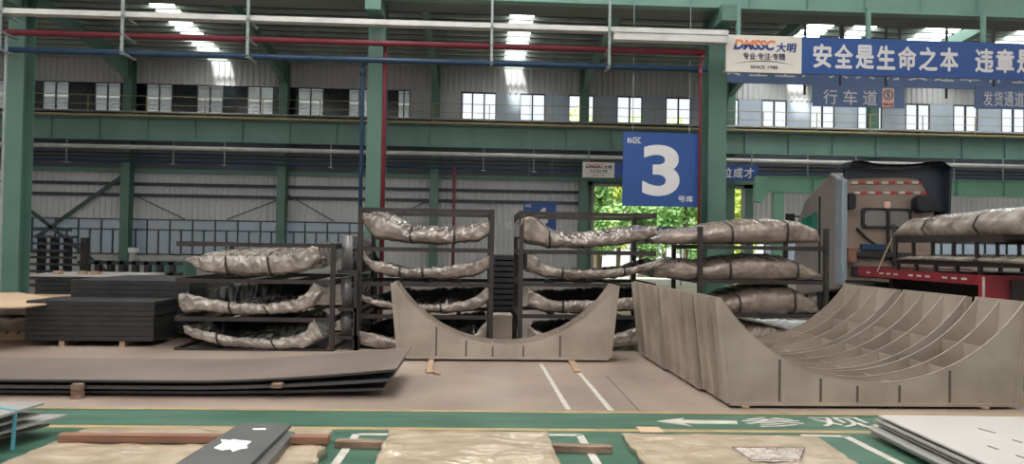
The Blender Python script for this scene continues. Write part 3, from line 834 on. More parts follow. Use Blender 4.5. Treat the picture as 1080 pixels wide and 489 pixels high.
for k in range(9):
    MB().box(-60, xw(470, 50), 49.9, 50, 7.5 + k * 0.9, 7.65 + k * 0.9).build('facade_ledge', 'grey_edge', nbld)

def tree(label, X, Y, h, r, m, n=2600):
    root = thing('leafy_tree', label, 'tree', (X, Y, 0), 'trees beyond the gate')
    MB().tube([(X, Y, 0), (X + 0.1, Y, h * 0.35), (X, Y + 0.1, h * 0.7)], 0.16, 8).build('trunk', 'bark', root)
    mb = MB()
    blobs = [(V((X + random.uniform(-.6, .6) * r, Y + random.uniform(-.5, .5) * r, h * random.uniform(0.25, 0.95))), r * random.uniform(0.35, 0.6)) for _ in range(13)]
    for _ in range(n):
        c, br = random.choice(blobs)
        d = V((random.gauss(0, 1), random.gauss(0, 1), random.gauss(0, 1))).normalized() * br * random.uniform(0.7, 1.05)
        p = c + d
        if p.z < 0.3: continue
        a = V((random.gauss(0, 1), random.gauss(0, 1), random.gauss(0, 1))).normalized()
        b = a.orthogonal().normalized()
        s = random.uniform(0.13, 0.26)
        mb.add([p - a * s, p + b * s * .5, p + a * s, p - b * s * .5], [(0, 1, 2, 3)])
    mb.build('foliage', m, root, fix=False)
    return root
TX = [(632, 44, 7.5, 1.9, 'leaf_green'), (676, 44.5, 6.5, 1.8, 'leaf_green'), (722, 44, 6.8, 1.9, 'leaf_green'), (772, 44.3, 7.5, 2.0, 'leaf_lime'),
      (652, 51, 10.0, 2.4, 'leaf_lime'), (700, 51.5, 10, 2.4, 'leaf_green'), (750, 51, 10, 2.4, 'leaf_lime'), (628, 59, 12.0, 3.0, 'leaf_lime'), (690, 60, 12, 3.0, 'leaf_lime'), (742, 59, 12, 3.0, 'leaf_green'), (790, 58, 11, 2.8, 'leaf_lime')]
tl = ['nearest green tree at the left side of the gate opening', 'nearest green tree straight behind the number three board', 'nearest green tree below the right edge of the number three board', 'nearest lime tree right of the green column, in the gate opening',
      'middle-row lime tree left of the number three board', 'middle-row green tree behind the number three board', 'middle-row lime tree behind the green column', 'farthest lime tree at the left of the gate opening', 'farthest lime tree behind the number three board', 'farthest green tree behind the green column', 'farthest lime tree at the right of the gate opening']
for i, (px, Y, h, r, m) in enumerate(TX):
    tree(tl[i], xw(px, Y), Y, h, r, m)

# ------------------------------------------------------------------ steel cradles
def cradle(label, P0, ang, W, D, ribs, group, hgt=1.115, z0=0.06, flare=0.13, low=0.215, left_panel=(0, 1)):
    """P0 = front-left bottom corner (world x, y); ang = yaw"""
    root = thing('steel_cradle', label, 'steel cradle', (P0[0], P0[1], 0), group)
    ca, sa = math.cos(ang), math.sin(ang)
    def T(u, v, z): return V((P0[0] + ca * u - sa * v, P0[1] + sa * u + ca * v, z))
    half = W / 2 + flare
    sag = hgt - low
    Rr = (half * half + sag * sag) / (2 * sag)
    def arc(n=40, dz=0.0, inset=0.0):
        pts = []
        a = math.asin((half - inset) / Rr)
        for k in range(n + 1):
            t = -a + 2 * a * k / n
            pts.append((W / 2 + Rr * math.sin(t), z0 + low + Rr - Rr * math.cos(t) + dz))
        return pts
    def plate(v, th, inset=0.0):
        A = arc(48, inset=inset)
        lo = []
        for k, (u, z) in enumerate(A):
            # bottom outline: goes out along the flared flank near the ends
            ub = -0.0 + W * k / 48
            lo.append((ub, z0))
        m = MB()
        rows = [[T(u, v, z) for u, z in A], [T(u, v, z) for u, z in lo], [T(u, v + th, z) for u, z in lo], [T(u, v + th, z) for u, z in A], [T(u, v, z) for u, z in A]]
        m.grid(rows)
        m.add([T(A[0][0], v, A[0][1]), T(lo[0][0], v, z0), T(lo[0][0], v + th, z0), T(A[0][0], v + th, A[0][1])], [(0, 1, 2, 3)])
        m.add([T(A[-1][0], v, A[-1][1]), T(lo[-1][0], v, z0), T(lo[-1][0], v + th, z0), T(A[-1][0], v + th, A[-1][1])], [(0, 1, 2, 3)])
        return m
    th = 0.022
    for i, v in enumerate(ribs):
        nm = 'end_plate' if i in (0, len(ribs) - 1) else 'rib_plate'
        p = plate(v, th).build(nm, 'steel', root)
        A = arc(48)
        e = MB().grid([[T(u, v - 0.003, z) for u, z in A], [T(u, v - 0.003, z + 0.008) for u, z in A], [T(u, v + th + 0.003, z + 0.008) for u, z in A], [T(u, v + th + 0.003, z) for u, z in A]])
        e.build('cut_edge', 'steel_edge', p)
    for s in (0, 1):
        u0 = 0 if s == 0 else W
        sg = -1 if s == 0 else 1
        f = sg * flare
        t2 = sg * 0.02
        v0, v1 = -0.02, D + 0.04
        m = MB().hexa([T(u0, v0, z0), T(u0 + t2, v0, z0), T(u0 + t2, v1, z0), T(u0, v1, z0)],
                      [T(u0 + f, v0, z0 + hgt + .01), T(u0 + f + t2, v0, z0 + hgt + .01), T(u0 + f + t2, v1, z0 + hgt + .01), T(u0 + f, v1, z0 + hgt + .01)])
        sp = m.build('side_panel', 'steel', root)
        for v in ribs:
            q = MB().hexa([T(u0 + t2, v - 0.015, z0), T(u0 + t2 + sg * .055, v - 0.015, z0), T(u0 + t2 + sg * .055, v + 0.035, z0), T(u0 + t2, v + 0.035, z0)],
                          [T(u0 + f + t2, v - 0.015, z0 + hgt), T(u0 + f + t2 + sg * .055, v - 0.015, z0 + hgt), T(u0 + f + t2 + sg * .055, v + 0.035, z0 + hgt), T(u0 + f + t2, v + 0.035, z0 + hgt)])
            q.build('flange_strip', 'steel', sp)
    # base
    b = MB().hexa([T(-0.03, -0.03, z0 - 0.03), T(W + 0.03, -0.03, z0 - 0.03), T(W + 0.03, D + 0.05, z0 - 0.03), T(-0.03, D + 0.05, z0 - 0.03)],
                  [T(-0.03, -0.03, z0), T(W + 0.03, -0.03, z0), T(W + 0.03, D + 0.05, z0), T(-0.03, D + 0.05, z0)])
    b.build('base_plate', 'steel', root)
    # stringers between ribs
    A = arc(200)
    for frac in (0.165, 0.31, 0.44, 0.59, 0.77, 0.9):
        u = W * frac
        zt_ = interp([(a, z) for a, z in A], u) - 0.03
        zt_ = min(zt_, z0 + 0.62)
        st = MB()
        for a, c in zip(ribs, ribs[1:]):
            st.hexa([T(u - .008, a + th, z0), T(u + .008, a + th, z0), T(u + .008, c, z0), T(u - .008, c, z0)],
                    [T(u - .008, a + th, zt_), T(u + .008, a + th, zt_), T(u + .008, c, zt_), T(u - .008, c, zt_)])
        st.build('stringer', 'steel', root)
        w_ = MB().hexa([T(u - .012, -0.008, z0 + .01), T(u + .012, -0.008, z0 + .01), T(u + .012, 0, z0 + .01), T(u - .012, 0, z0 + .01)],
                       [T(u - .012, -0.008, zt_ - 0.01), T(u + .012, -0.008, zt_ - 0.01), T(u + .012, 0, zt_ - 0.01), T(u - .012, 0, zt_ - 0.01)])
        if frac < 0.85: w_.build('weld_seam', 'weld', root)
    return root, T

PL = Fz(770, 428.5, 0.0); PR = Fz(1076, 433.5, 0.0)
ang = 0.0
Wc = PR.x - PL.x
D0 = (PL.y + PR.y) / 2 + 0.02
dF, dM, dB = 0.78, 1.30, 1.45
g_ = 'row of three concave steel cradles'
cr1, T1 = cradle('nearest concave steel cradle of the row of three, full front plate showing', (PL.x, D0), ang, Wc, dF, [0, 0.38, 0.76], g_)
Ym = D0 + dF + 0.12
cr2, T2 = cradle('middle concave steel cradle of the row of three', (PL.x - 0.06, Ym), ang, Wc, dM, [0, 0.42, 0.84, 1.28], g_)
Yk = Ym + dM + 0.14
cr3, T3 = cradle('farthest concave steel cradle of the row of three, below the truck', (PL.x - 0.1, Yk), ang, Wc, dB, [0, 0.48, 0.95, 1.43], g_)
PA = Fz(424, 379.5, 0.0); PB = Fz(640, 382, 0.0)
cr4, T4 = cradle('concave steel cradle standing alone in front of the middle racks', (PA.x, (PA.y + PB.y) / 2), 0.0, PB.x - PA.x, 0.5, [0, 0.5], None, hgt=1.08, low=0.19, flare=0.11)
# blocks under the cradles
def block(label, x0, x1, y0, y1, z0, z1, m='wood', group='timber blocks under the cradles'):
    return props(MB().box(x0, x1, y0, y1, z0, z1).build('timber_block', m, bevel=0.004), label, 'timber block', group)
for i, (X, Y) in enumerate(((PL.x + 0.13, D0), (PR.x - 0.35, D0))):
    block(['small timber block under the front left corner of the nearest cradle', 'small timber block under the front right corner of the nearest cradle'][i], X - .04, X + .04, Y - .06, Y + .6, 0, 0.03)
for i, (yy, dd) in enumerate(((Ym, dM), (Yk, dB))):
    block('timber bearer under the %s cradle of the row' % ['middle', 'farthest'][i], PL.x + 0.1, PR.x - 0.1, yy + 0.5, yy + 0.62, 0, 0.03)
def stick(label, a, b, w, h, m='wood', z=0.0):
    p, q = Fz(*a, z), Fz(*b, z)
    p.z = q.z = z + h / 2 + 0.001
    return props(MB().bar(p, q, w, h).build('timber_stick', m, bevel=0.004), label, 'timber', None)
stick('timber stick poking out left under the lone cradle', (452.5, 394), (456, 374), 0.08, 0.028)
stick('timber block poking out right under the lone cradle', (609, 393), (598, 374), 0.09, 0.028)
stick('small scrap of wood beside the left timber stick', (450, 391), (463, 395.5), 0.05, 0.03)

# ------------------------------------------------------------------ wrapped panels and racks
def wpanel(label, group, low, up, Y, L, back=None, dome=False, straps=(0.35, 0.7), film='film', seed=1, amp=0.034, name='wrapped_cladding', rise=0.02, inner='inner'):
    N = 150
    if not dome:
        low = [(x, y + 2.0) for x, y in low]; up = [(x, y - 0.8) for x, y in up]
    lx0, lx1, ux0, ux1 = low[0][0], low[-1][0], up[0][0], up[-1][0]
    secs = []
    for k in range(N + 1):
        s = k / N
        xl = lx0 + (lx1 - lx0) * s; xu = ux0 + (ux1 - ux0) * s
        Pl = Fy(xl, interp(low, xl), Y); Pu = Fy(xu, interp(up, xu), Y)
        if Pu.z < Pl.z + 0.03: Pu.z = Pl.z + 0.03
        th = Pu.z - Pl.z
        if back:
            xb_ = back[0][0] + (back[-1][0] - back[0][0]) * s
            Pb = Fy(xb_, interp(back, xb_), Y + L)
        else:
            Pb = V((Pu.x, Y + L, Pu.z + rise))
        Pbl = V((Pl.x * 0.5 + Pb.x * 0.5, Y + L, max(Pb.z - max(th, 0.1), Pl.z)))
        mid = lambda a, b, t: a + (b - a) * t
        e = min(1.0, 4 * s * (1 - s) + 0.25)
        front = [Pl + V((0, 0.10, 0)), mid(Pl, Pu, 0.15) + V((0, -0.01 * e, 0)), mid(Pl, Pu, 0.4) + V((0, -0.05 * e, 0)), mid(Pl, Pu, 0.7) + V((0, -0.055 * e, 0)),
                 mid(Pl, Pu, 0.92) + V((0, -0.02, 0)), Pu + V((0, 0.03, 0.0))]
        if dome:
            top = []
            for t in (0.1, 0.25, 0.4, 0.55, 0.7, 0.85):
                q = mid(Pu, Pb, t); q.z += 0.10 * math.sin(math.pi * t) * e; top.append(q)
        else:
            i0 = mid(Pu, Pb, 0.05) - V((0, 0, 0.015)); i2 = mid(Pu, Pb, 0.94) - V((0, 0, 0.02))
            zc_ = Pl.z + 0.25 * th
            top = [i0] + [V((mid(Pu, Pb, t).x, mid(Pu, Pb, t).y, max(zc_, min(i0.z, i2.z) - 0.14 - 0.0 * t))) for t in (0.15, 0.4, 0.65, 0.85)] + [i2]
        rear = [Pb, mid(Pb, Pbl, 0.4) + V((0, 0.04, 0)), mid(Pb, Pbl, 0.8) + V((0, 0.03, 0)), Pbl + V((0, -0.05, 0))]
        bot = [mid(Pbl, Pl, 0.5)]
        secs.append(front + top + rear + bot)
    nf = 6; nt = 6
    def crease(v): return (1 - min(1.0, 1.6 * abs(noise.noise(v)))) ** 2
    def jit(p, i):
        q = p + V((seed * 7.3, seed * 3.1, 0))
        n1 = noise.noise(q * 3.5)
        k1 = crease(V((q.x * 6.5 + q.z * 2.5, q.y * 2.0, q.z * 4.0)))
        k2 = crease(V((q.x * 11 - q.z * 7, q.y * 4 + 5, q.z * 9.0)))
        k3 = crease(V((q.x * 4 + 9, q.y * 7, q.z * 13 + q.x * 3)))
        r_ = k1 * 0.75 + k2 * 0.55 + k3 * 0.35 - 0.5
        return p + V((n1 * 0.2, -r_ * 0.9 - n1 * 0.25, r_ * 0.75 + n1 * 0.2)) * amp
    def fine(sec):
        """refine a closed section so that creases can form"""
        o_ = []
        for i in range(len(sec)):
            a_, b_ = sec[i], sec[(i + 1) % len(sec)]
            for t in range(3): o_.append(a_ + (b_ - a_) * (t / 3))
        return o_
    secs = [fine(s) for s in secs]
    nf *= 3; nt *= 3
    S = [[jit(p, i) for i, p in enumerate(s)] for s in secs]
    base = S[N // 2][0]
    allp = [p for s in S for p in s]
    zmin = min(p.z for p in allp)
    root = thing(name, label, 'wrapped panel', (base.x, Y, zmin), group)
    nsec = len(S[0])
    fm = MB()
    if dome:
        fm.grid([s for s in S], close=True)
    else:
        fm.grid([[s[i] for i in list(range(nf - 0)) + [nf]] for s in S])             # front lip
        idx = [nf + nt - 1] + list(range(nf + nt, nsec)) + [0]
        fm.grid([[s[i] for i in idx] for s in S])
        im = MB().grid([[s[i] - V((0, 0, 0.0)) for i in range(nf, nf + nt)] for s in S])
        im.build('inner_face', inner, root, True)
    for e in (0, -1):
        c = sum(S[e], V((0, 0, 0))) / nsec
        fm.add([c] + S[e], [(0, 1 + i, 1 + (i + 1) % nsec) for i in range(nsec)])
    fm.build('film_wrap', film, root, True)
    for sp in straps:
        k = int(sp * N)
        a, b = S[k], S[min(k + 3, N)]
        c = sum(a, V((0, 0, 0))) / nsec
        rng = range(nsec) if dome else list(range(nf + nt, nsec)) + list(range(0, nf + 1))
        rr = []
        for q, wdt in ((a, 0), (b, 0)):
            rr.append([q[i] + (q[i] - c).normalized() * 0.014 for i in rng])
        m = V(rr[0][0]); 
        r0 = rr[0]; r1 = [r0[i] + (rr[1][i] - r0[i]).normalized() * 0.038 for i in range(len(r0))]
        MB().grid([r0, r1], close=dome).build('strap', 'strap', root)
    return root

def rack(label, px0, px1, Y0, Y1, levels, ptop, posts=('fl', 'fr', 'bl', 'br'), thick=0.075, topbar=True, group='steel racks of wrapped panels'):
    x0, x1 = xw(px0, Y0, 300), xw(px1, Y0, 300)
    root = thing('steel_rack', label, 'rack', ((x0 + x1) / 2, (Y0 + Y1) / 2, 0), group)
    zt_ = zw((px0 + px1) / 2, ptop, Y0)
    t = thick
    for p in posts:
        X = x0 if p[1] == 'l' else x1; Y = Y0 if p[0] == 'f' else Y1
        MB().box(X - t / 2, X + t / 2, Y - t / 2, Y + t / 2, 0, zt_).build('post', 'rack', root)
    lv = [zw((px0 + px1) / 2, py, Y0) - 0.045 for py in levels]
    for z in lv + ([zt_ - 0.03] if topbar else []):
        for Y in (Y0, Y1):
            MB().box(x0, x1, Y - 0.03, Y + 0.03, z - 0.032, z + 0.032).build('shelf_rail', 'rack', root)
        for X in (x0, x1):
            MB().box(X - 0.03, X + 0.03, Y0, Y1, z - 0.04, z + 0.04).build('side_rail', 'rack', root)
    for z in lv:
        for k in range(1, 4):
            X = x0 + (x1 - x0) * k / 4
            MB().box(X - 0.03, X + 0.03, Y0, Y1, z - 0.035, z + 0.03).build('cross_bar', 'rack', root)
    return root
# rack 1 (left)
YA = 11.9
rack('dark steel rack left of the middle, its side receding', 187, 351, YA, YA + 2.6, [293.5, 333.5, 366.5], 256, posts=('fr', 'bl', 'br'))
gA = 'wrapped panels on the left rack'
wpanel('wrapped panel with flat crinkled top, topmost on the left rack', gA,
       [(197, 276), (206, 284), (222, 289), (262, 291.5), (300, 290), (322, 286), (339, 274)], [(196, 273), (215, 270.5), (260, 270), (300, 269.5), (316, 267), (326, 262), (334, 257)], YA, 2.4, dome=True, straps=(0.30, 0.62), film='film_pale', seed=2, amp=0.045)
wpanel('wrapped curved panel in the middle of the left rack, open crinkled rim', gA,
       [(189, 322), (193, 329), (215, 327.5), (245, 331), (280, 331), (310, 329), (330, 322), (341, 306)], [(189, 311), (200, 311), (215, 315), (240, 320), (280, 322.5), (305, 319), (322, 312), (331, 299)], YA, 2.3,
       back=[(200, 310), (225, 304), (255, 300), (285, 298), (310, 298), (338, 300)], straps=(0.36, 0.62), film='film_pale', seed=3, amp=0.045)
wpanel('wrapped curved panel lowest on the left rack, near the floor', gA,
       [(195, 350), (205, 357), (235, 364), (280, 368), (320, 367), (342, 356)], [(194, 345), (220, 351), (245, 357), (290, 359), (310, 357), (324, 348), (331, 336)], YA, 2.3,
       back=[(200, 343), (235, 336), (270, 331), (300, 327.5), (345, 328)], straps=(0.25, 0.66), film='film_pale', seed=4, amp=0.045)
# film-wrapped panels stored upright between the left and middle racks
for i, (y0, y1) in enumerate(((249, 282), (290, 318), (322, 345))):
    Y = YA + 1.9
    xa_, xb_ = xw(352, YA + 0.3, 300), xw(381, YA + 2.7, 300)
    pts0 = []
    rows = []
    z0_, z1_ = zw(368, y1, YA + 1.3), zw(368, y0, YA + 1.3)
    for k in range(25):
        t = k / 24
        p = V((xw(353, YA + 0.2, 300) + 0.10, YA + 0.2 + 2.3 * t, 0))
        rows.append([(p.x + 0.03 * math.sin(9 * t + i) + 0.05 * noise.noise(V((t * 9, i, 3))), p.y, z0_), (p.x + 0.05 * noise.noise(V((t * 14, i, 1))) , p.y, z0_ + (z1_ - z0_) * .5), (p.x + 0.04 * noise.noise(V((t * 11, i, 7))), p.y, z1_),
                     (p.x + 0.16, p.y, z1_), (p.x + 0.18, p.y, z0_)])
    o = MB().grid(rows, close=True)
    o.f.append(tuple(range(5))); o.f.append(tuple(range(120, 125)))
    q = o.build('film_wrapped_sheet', 'clear_film', smooth=True)
    props(q, '%s film-wrapped sheet standing edge-on between the left and middle racks' % ['top', 'middle', 'bottom'][i], 'wrapped panel', 'film-wrapped sheets between racks')
    # its own carrier shelf
    x_ = rows[0][0][0]
    cs = MB().box(x_ - 0.05, x_ + 0.28, YA + 0.1, YA + 2.6, z0_ - 0.06, z0_ - 0.005)
    cs.box(x_ + 0.22, x_ + 0.28, YA + 2.5, YA + 2.58, 0, z0_ - 0.06).box(x_ + 0.22, x_ + 0.28, YA + 0.1, YA + 0.18, 0, z0_ - 0.06)
    props(cs.build('carrier_shelf', 'rack'), '%s dark carrier shelf between the left and middle racks' % ['top', 'middle', 'bottom'][i], 'shelf', 'carrier shelves')
# rack 2 (middle)
YM_ = 12.2
rack('dark steel rack left of centre, behind the lone cradle', 379, 518, YM_, YM_ + 1.6, [260.5, 297, 331, 369], 220)
gB = 'wrapped panels on the middle rack'
wpanel('wrapped panel with a tall peaked left end, topmost on the middle rack', gB,
       [(381, 233), (387, 243), (396, 252), (430, 257), (470, 258), (505, 255), (516, 248)], [(379, 221), (395, 226), (410, 231), (422, 238), (434, 245.5), (445, 244), (470, 245.5), (490, 243), (505, 238), (516.5, 235)], YM_, 1.3, dome=True, straps=(0.38, 0.72), seed=5)
wpanel('wrapped curved panel second from the top on the middle rack', gB,
       [(384, 274), (392, 284), (410, 290), (440, 293), (470, 293), (500, 290), (516, 282)], [(383, 263), (391, 275), (404, 277), (420, 282), (440, 284), (470, 281.5), (500, 277), (516, 270)], YM_, 1.3, straps=(0.28, 0.46), seed=6, rise=-0.05)
wpanel('wrapped curved panel third from the top on the middle rack', gB,
       [(380, 316), (395, 322), (430, 328), (470, 329), (500, 326), (515, 317)], [(379, 311), (400, 318), (430, 322), (470, 322), (495, 317), (508, 309), (515, 299)], YM_, 1.3,
       back=[(395, 312), (425, 303), (450, 306), (470, 303), (486, 304), (512, 301)], straps=(0.4, 0.62), seed=7)
wpanel('wrapped curved panel lowest on the middle rack, behind the lone cradle', gB,
       [(368, 352), (376, 362), (395, 367), (430, 369), (480, 368), (512, 360)], [(369, 345), (380, 350), (410, 357), (430, 359), (470, 358), (500, 354), (514, 338)], YM_, 1.3,
       back=[(385, 342), (425, 333), (470, 333), (512, 328)], straps=(0.45,), seed=8)
# rack 3
YC = 12.2
rack('dark steel rack right of centre, behind the lone cradle', 549, 690, YC, YC + 1.6, [263.5, 297.5, 331, 369], 224, posts=('fl', 'bl', 'br'))
gC = 'wrapped panels on the rack right of centre'
wpanel('wrapped panel with a peaked left end, topmost on the rack right of centre', gC,
       [(547, 250), (556, 257), (580, 261.5), (620, 262), (660, 258), (691, 250)], [(546, 237), (551, 229), (560, 225), (570, 236), (580, 245), (592, 250.5), (615, 252), (650, 247), (675, 242), (693, 239.5)], YC, 1.3, dome=True, straps=(0.22,), seed=9)
wpanel('wrapped curved panel second from the top on the rack right of centre', gC,
       [(556, 284), (575, 291), (610, 294), (650, 292), (685, 284), (700, 278)], [(556, 264), (563, 266), (570, 277), (590, 284), (630, 285.5), (665, 283), (688, 276), (701, 273)], YC, 1.3, straps=(0.25, 0.7), seed=10, rise=-0.02)
wpanel('wrapped curved panel third from the top on the rack right of centre', gC,
       [(556, 322), (575, 328), (600, 329.5), (640, 329), (676, 325)], [(557, 302), (567, 311), (585, 319), (610, 318), (640, 318), (676, 312)], YC, 1.3,
       back=[(562, 306), (590, 305), (620, 303), (650, 303), (690, 302)], straps=(0.3, 0.68), seed=11)
wpanel('wrapped curved panel lowest on the rack right of centre, behind the lone cradle', gC,
       [(556, 360), (580, 367), (620, 368), (676, 364)], [(556, 343), (575, 354), (610, 357), (650, 353), (676, 344)], YC, 1.3,
       back=[(562, 338), (600, 336), (650, 335), (690, 334)], straps=(0.5,), seed=12)
# rack 4
YD = 12.9
rack('dark steel rack left of the truck, behind the row of cradles', 738, 871, YD - 0.2, YD + 1.5, [258.5, 294.5, 330, 366], 240, topbar=False)
gD = 'brown wrapped panels on the rack by the truck'
wpanel('brown domed wrapped panel topmost on the rack beside the truck', gD,
       [(690, 257.5), (740, 257.5), (800, 258), (863, 256)], [(688, 252), (700, 247), (740, 245), (752, 241), (790, 236.5), (838, 235), (852, 237.5), (861, 243), (864, 252)], YD - 0.1, 1.4, dome=True, straps=(0.47, 0.80), film='film_brown', seed=13, amp=0.024)
wpanel('brown domed wrapped panel second from the top on the rack beside the truck', gD,
       [(690, 293), (742, 296), (800, 297), (868, 294)], [(690, 281), (715, 277), (742, 281), (762, 278), (790, 274), (832, 275), (850, 280.5), (864, 289), (868, 293)], YD - 0.1, 1.4, dome=True, straps=(0.44, 0.84), film='film_brown', seed=14, amp=0.024)
wpanel('brown domed wrapped panel third from the top on the rack beside the truck', gD,
       [(742, 330), (800, 333), (863, 330)], [(742, 326), (765, 317), (800, 308), (838, 307), (852, 313), (861, 321), (863, 326)], YD - 0.1, 1.4, dome=True, straps=(0.3, 0.78), film='film_brown', seed=15, amp=0.024)
wpanel('low brown wrapped panel near the floor under the white sheet', gD,
       [(776, 366), (805, 368), (845, 366)], [(776, 356), (795, 346), (815, 344), (845, 356)], YD - 0.1, 1.2, dome=True, straps=(), film='film_brown', seed=16)
wpanel('crumpled white plastic sheet hung on the rack beside the truck', None,
       [(780, 336), (805, 342), (835, 350), (862, 348)], [(780, 333), (805, 335), (830, 335), (862, 337)], YD - 0.16, 1.0, dome=True, straps=(), film='white_sheet', seed=17, name='plastic_sheet')['category'] = 'plastic sheet'

# between the middle racks: dark stack and a carton
X0, X1 = xw(517, 15.5), xw(549, 15.5)
k = 0
zc = 0.05
tops = 13
o = MB()
for k in range(tops):
    q = MB().box(X0, X1, 15.0, 16.9, 0.06 + k * 0.115, 0.06 + k * 0.115 + 0.085).build('steel_board', 'board')
    props(q, '%s dark board from the floor in the tall stack between the two middle racks' % ORD[k], 'board', 'dark boards between the racks')
    if k < tops:
        for xx in (X0 + .08, X1 - .15):
            pass
sup = MB()
for xx in (X0 + 0.06, X1 - 0.12):
    sup.box(xx, xx + 0.06, 15.1, 15.16, 0, 0.06)
for k in range(tops - 1):
    pass
props(MB().box(X0 + .05, X1 - .05, 15.1, 15.2, 0, 0.06).build('timber_bearer', 'wood'), 'timber bearer under the tall dark stack between the racks', 'timber')
cx0, cx1 = xw(517, 13.6, 345), xw(540, 13.6, 345)
ct = thing('carton_box', 'pale carton standing on end between the two middle racks', 'box', ((cx0 + cx1) / 2, 13.8, 0))
zt_ = zw(528, 333, 13.6)
MB().box(cx0, cx1, 13.6, 14.2, 0, zt_).build('body', 'cardboard', ct, bevel=0.008)
MB().box(cx0 - .005, cx1 + .005, 13.59, 14.21, zt_ - .05, zt_ + .01).build('lid', 'cardboard', ct, bevel=0.004)

# ------------------------------------------------------------------ left: black board stacks
def stack(prefix, px0, px1, Y0, Y1, n, zb, t, gap, group, m='board', dx=0.007):
    xa_, xb_ = xw(px0, Y0, 320), xw(px1, Y0, 320)
    for k in range(n):
        jx, jy = random.uniform(-dx, dx), random.uniform(-dx, dx)
        z = zb + k * (t + gap)
        r = 'topmost' if k == n - 1 else ('lowest' if k == 0 else ORD[k] + ' from the bottom')
        o = MB().box(xa_ + jx, xb_ + jx, Y0 + jy, Y1 + jy, z, z + t).build('black_board', m, bevel=0.004)
        props(o, '%s black board %s' % (r, prefix), 'board', group)
    return xa_, xb_
xa_, xb_ = stack('in the front stack beside the paper-covered pile', 27, 163, 12.2, 13.12, 8, 0.09, 0.075, 0.005, 'boards in the front black stack')
for i, px in enumerate((64, 128)):
    X = xw(px, 12.2, 361)
    o = MB().box(X - 0.045, X + 0.045, 12.22, 13.1, 0, 0.09).build('timber_bearer', 'wood', bevel=0.004)
    props(o, '%s pale timber bearer under the front black stack' % ['left', 'right'][i], 'timber')
stack('in the rear stack behind the front black stack', 74, 200, 13.25, 15.4, 11, 0.09, 0.079, 0.005, 'boards in the rear black stack')
for i, px in enumerate((95, 180)):
    X = xw(px, 13.25, 330)
    props(MB().box(X - .05, X + .05, 13.3, 15.4, 0, 0.09).build('timber_bearer', 'wood'), '%s bearer under the rear black stack' % ['left', 'right'][i], 'timber')
# stack behind the left column with a pale top board
stack('in the far stack behind the left column', 36, 96, 17.0, 19.0, 8, 0.06, 0.09, 0.012, 'boards in the far black stack')
zt_ = 0.06 + 8 * 0.102
for i, px in enumerate((48, 84)):
    X = xw(px, 17.0)
    props(MB().box(X - .05, X + .05, 17.05, 19.0, 0, 0.06).build('timber_bearer', 'wood'), '%s bearer under the far black stack' % ['left', 'right'][i], 'timber')
o = MB().box(xw(30, 17), xw(140, 17), 17.0, 18.8, zt_, zt_ + 0.05).build('pale_board', 'pale_plate')
props(o, 'pale grey board laid over the far black stack', 'board')
props(MB().box(xw(110, 17.4), xw(116, 17.4), 17.3, 18.7, 0, zt_).build('trestle_leg', 'chassis'), 'dark trestle under the right end of the pale board', 'trestle')
for i, (px, w_) in enumerate(((60, .14), (86, .14), (100, .18))):
    X = xw(px, 17.2)
    props(MB().box(X - w_ / 2, X + w_ / 2, 17.2, 17.4, zt_ + 0.05, zt_ + 0.12).build('timber_block', 'wood', bevel=.005), '%s small pale block from the left on the pale board' % ORD[i], 'timber block', 'blocks on the pale board')
# bar rack beyond
Yb = 22.0
rk = thing('bar_rack', 'dark storage rack with many horizontal bars behind the left column', 'rack', (xw(60, Yb), Yb, 0))
for px in (38, 52, 66, 84):
    X = xw(px, Yb)
    MB().box(X - .08, X + .08, Yb + .2, Yb + .4, 0, zw(60, 250, Yb)).build('post', 'chassis', rk)
for k in range(9):
    z = 0.35 + k * 0.2
    MB().box(xw(30, Yb), xw(85 - (k % 3) * 6, Yb), Yb, Yb + 0.15, z, z + 0.07).build('bar', 'frame_dark', rk)
rk2 = thing('low_rail_rack', 'low dark rack with short posts in front of the far windows', 'rack', (xw(140, 24), 24, 0))
MB().box(xw(82, 24), xw(190, 24), 24, 24.3, zw(140, 279, 24), zw(140, 275.5, 24)).build('top_rail', 'frame_dark', rk2)
MB().box(xw(82, 24), xw(190, 24), 24, 24.3, zw(140, 291, 24), zw(140, 287, 24)).build('lower_rail', 'chassis', rk2)
for px in range(90, 190, 13):
    X = xw(px, 24)
    MB().box(X - .07, X + .07, 24, 24.25, 0, zw(140, 275, 24)).build('post', 'chassis', rk2)
o = MB().box(xw(161, 26), xw(197, 26), 26, 27, 0, zw(180, 275, 26)).build('machine_cabinet', 'col_green', bevel=.02)
props(o, 'dark green metal cabinet below the far windows', 'cabinet')
mp = thing('control_post', 'slim grey control post with a white head in front of the far windows', 'control post', (xw(139, 25), 25, 0))
MB().box(xw(136.5, 25), xw(141.5, 25), 25, 25.2, 0, zw(139, 266, 25)).build('post', 'rail_grey', mp)
MB().box(xw(136, 25), xw(143.5, 25), 24.95, 25.25, zw(139, 266, 25), zw(139, 261, 25)).build('head_box', 'sign_white', mp)
ym = thing('yellow_machine', 'yellow machine part peeking in at the left edge', 'machine', (xw(-6, 20), 20, 0))
MB().box(xw(-30, 20), xw(4.5, 20), 20, 21, zw(0, 247, 20), zw(0, 236, 20)).build('boom', 'yellow_machine', ym, bevel=.02)
MB().box(xw(-30, 20), xw(-8, 20), 20, 21, 0, zw(0, 247, 20)).build('mast', 'yellow_machine', ym)

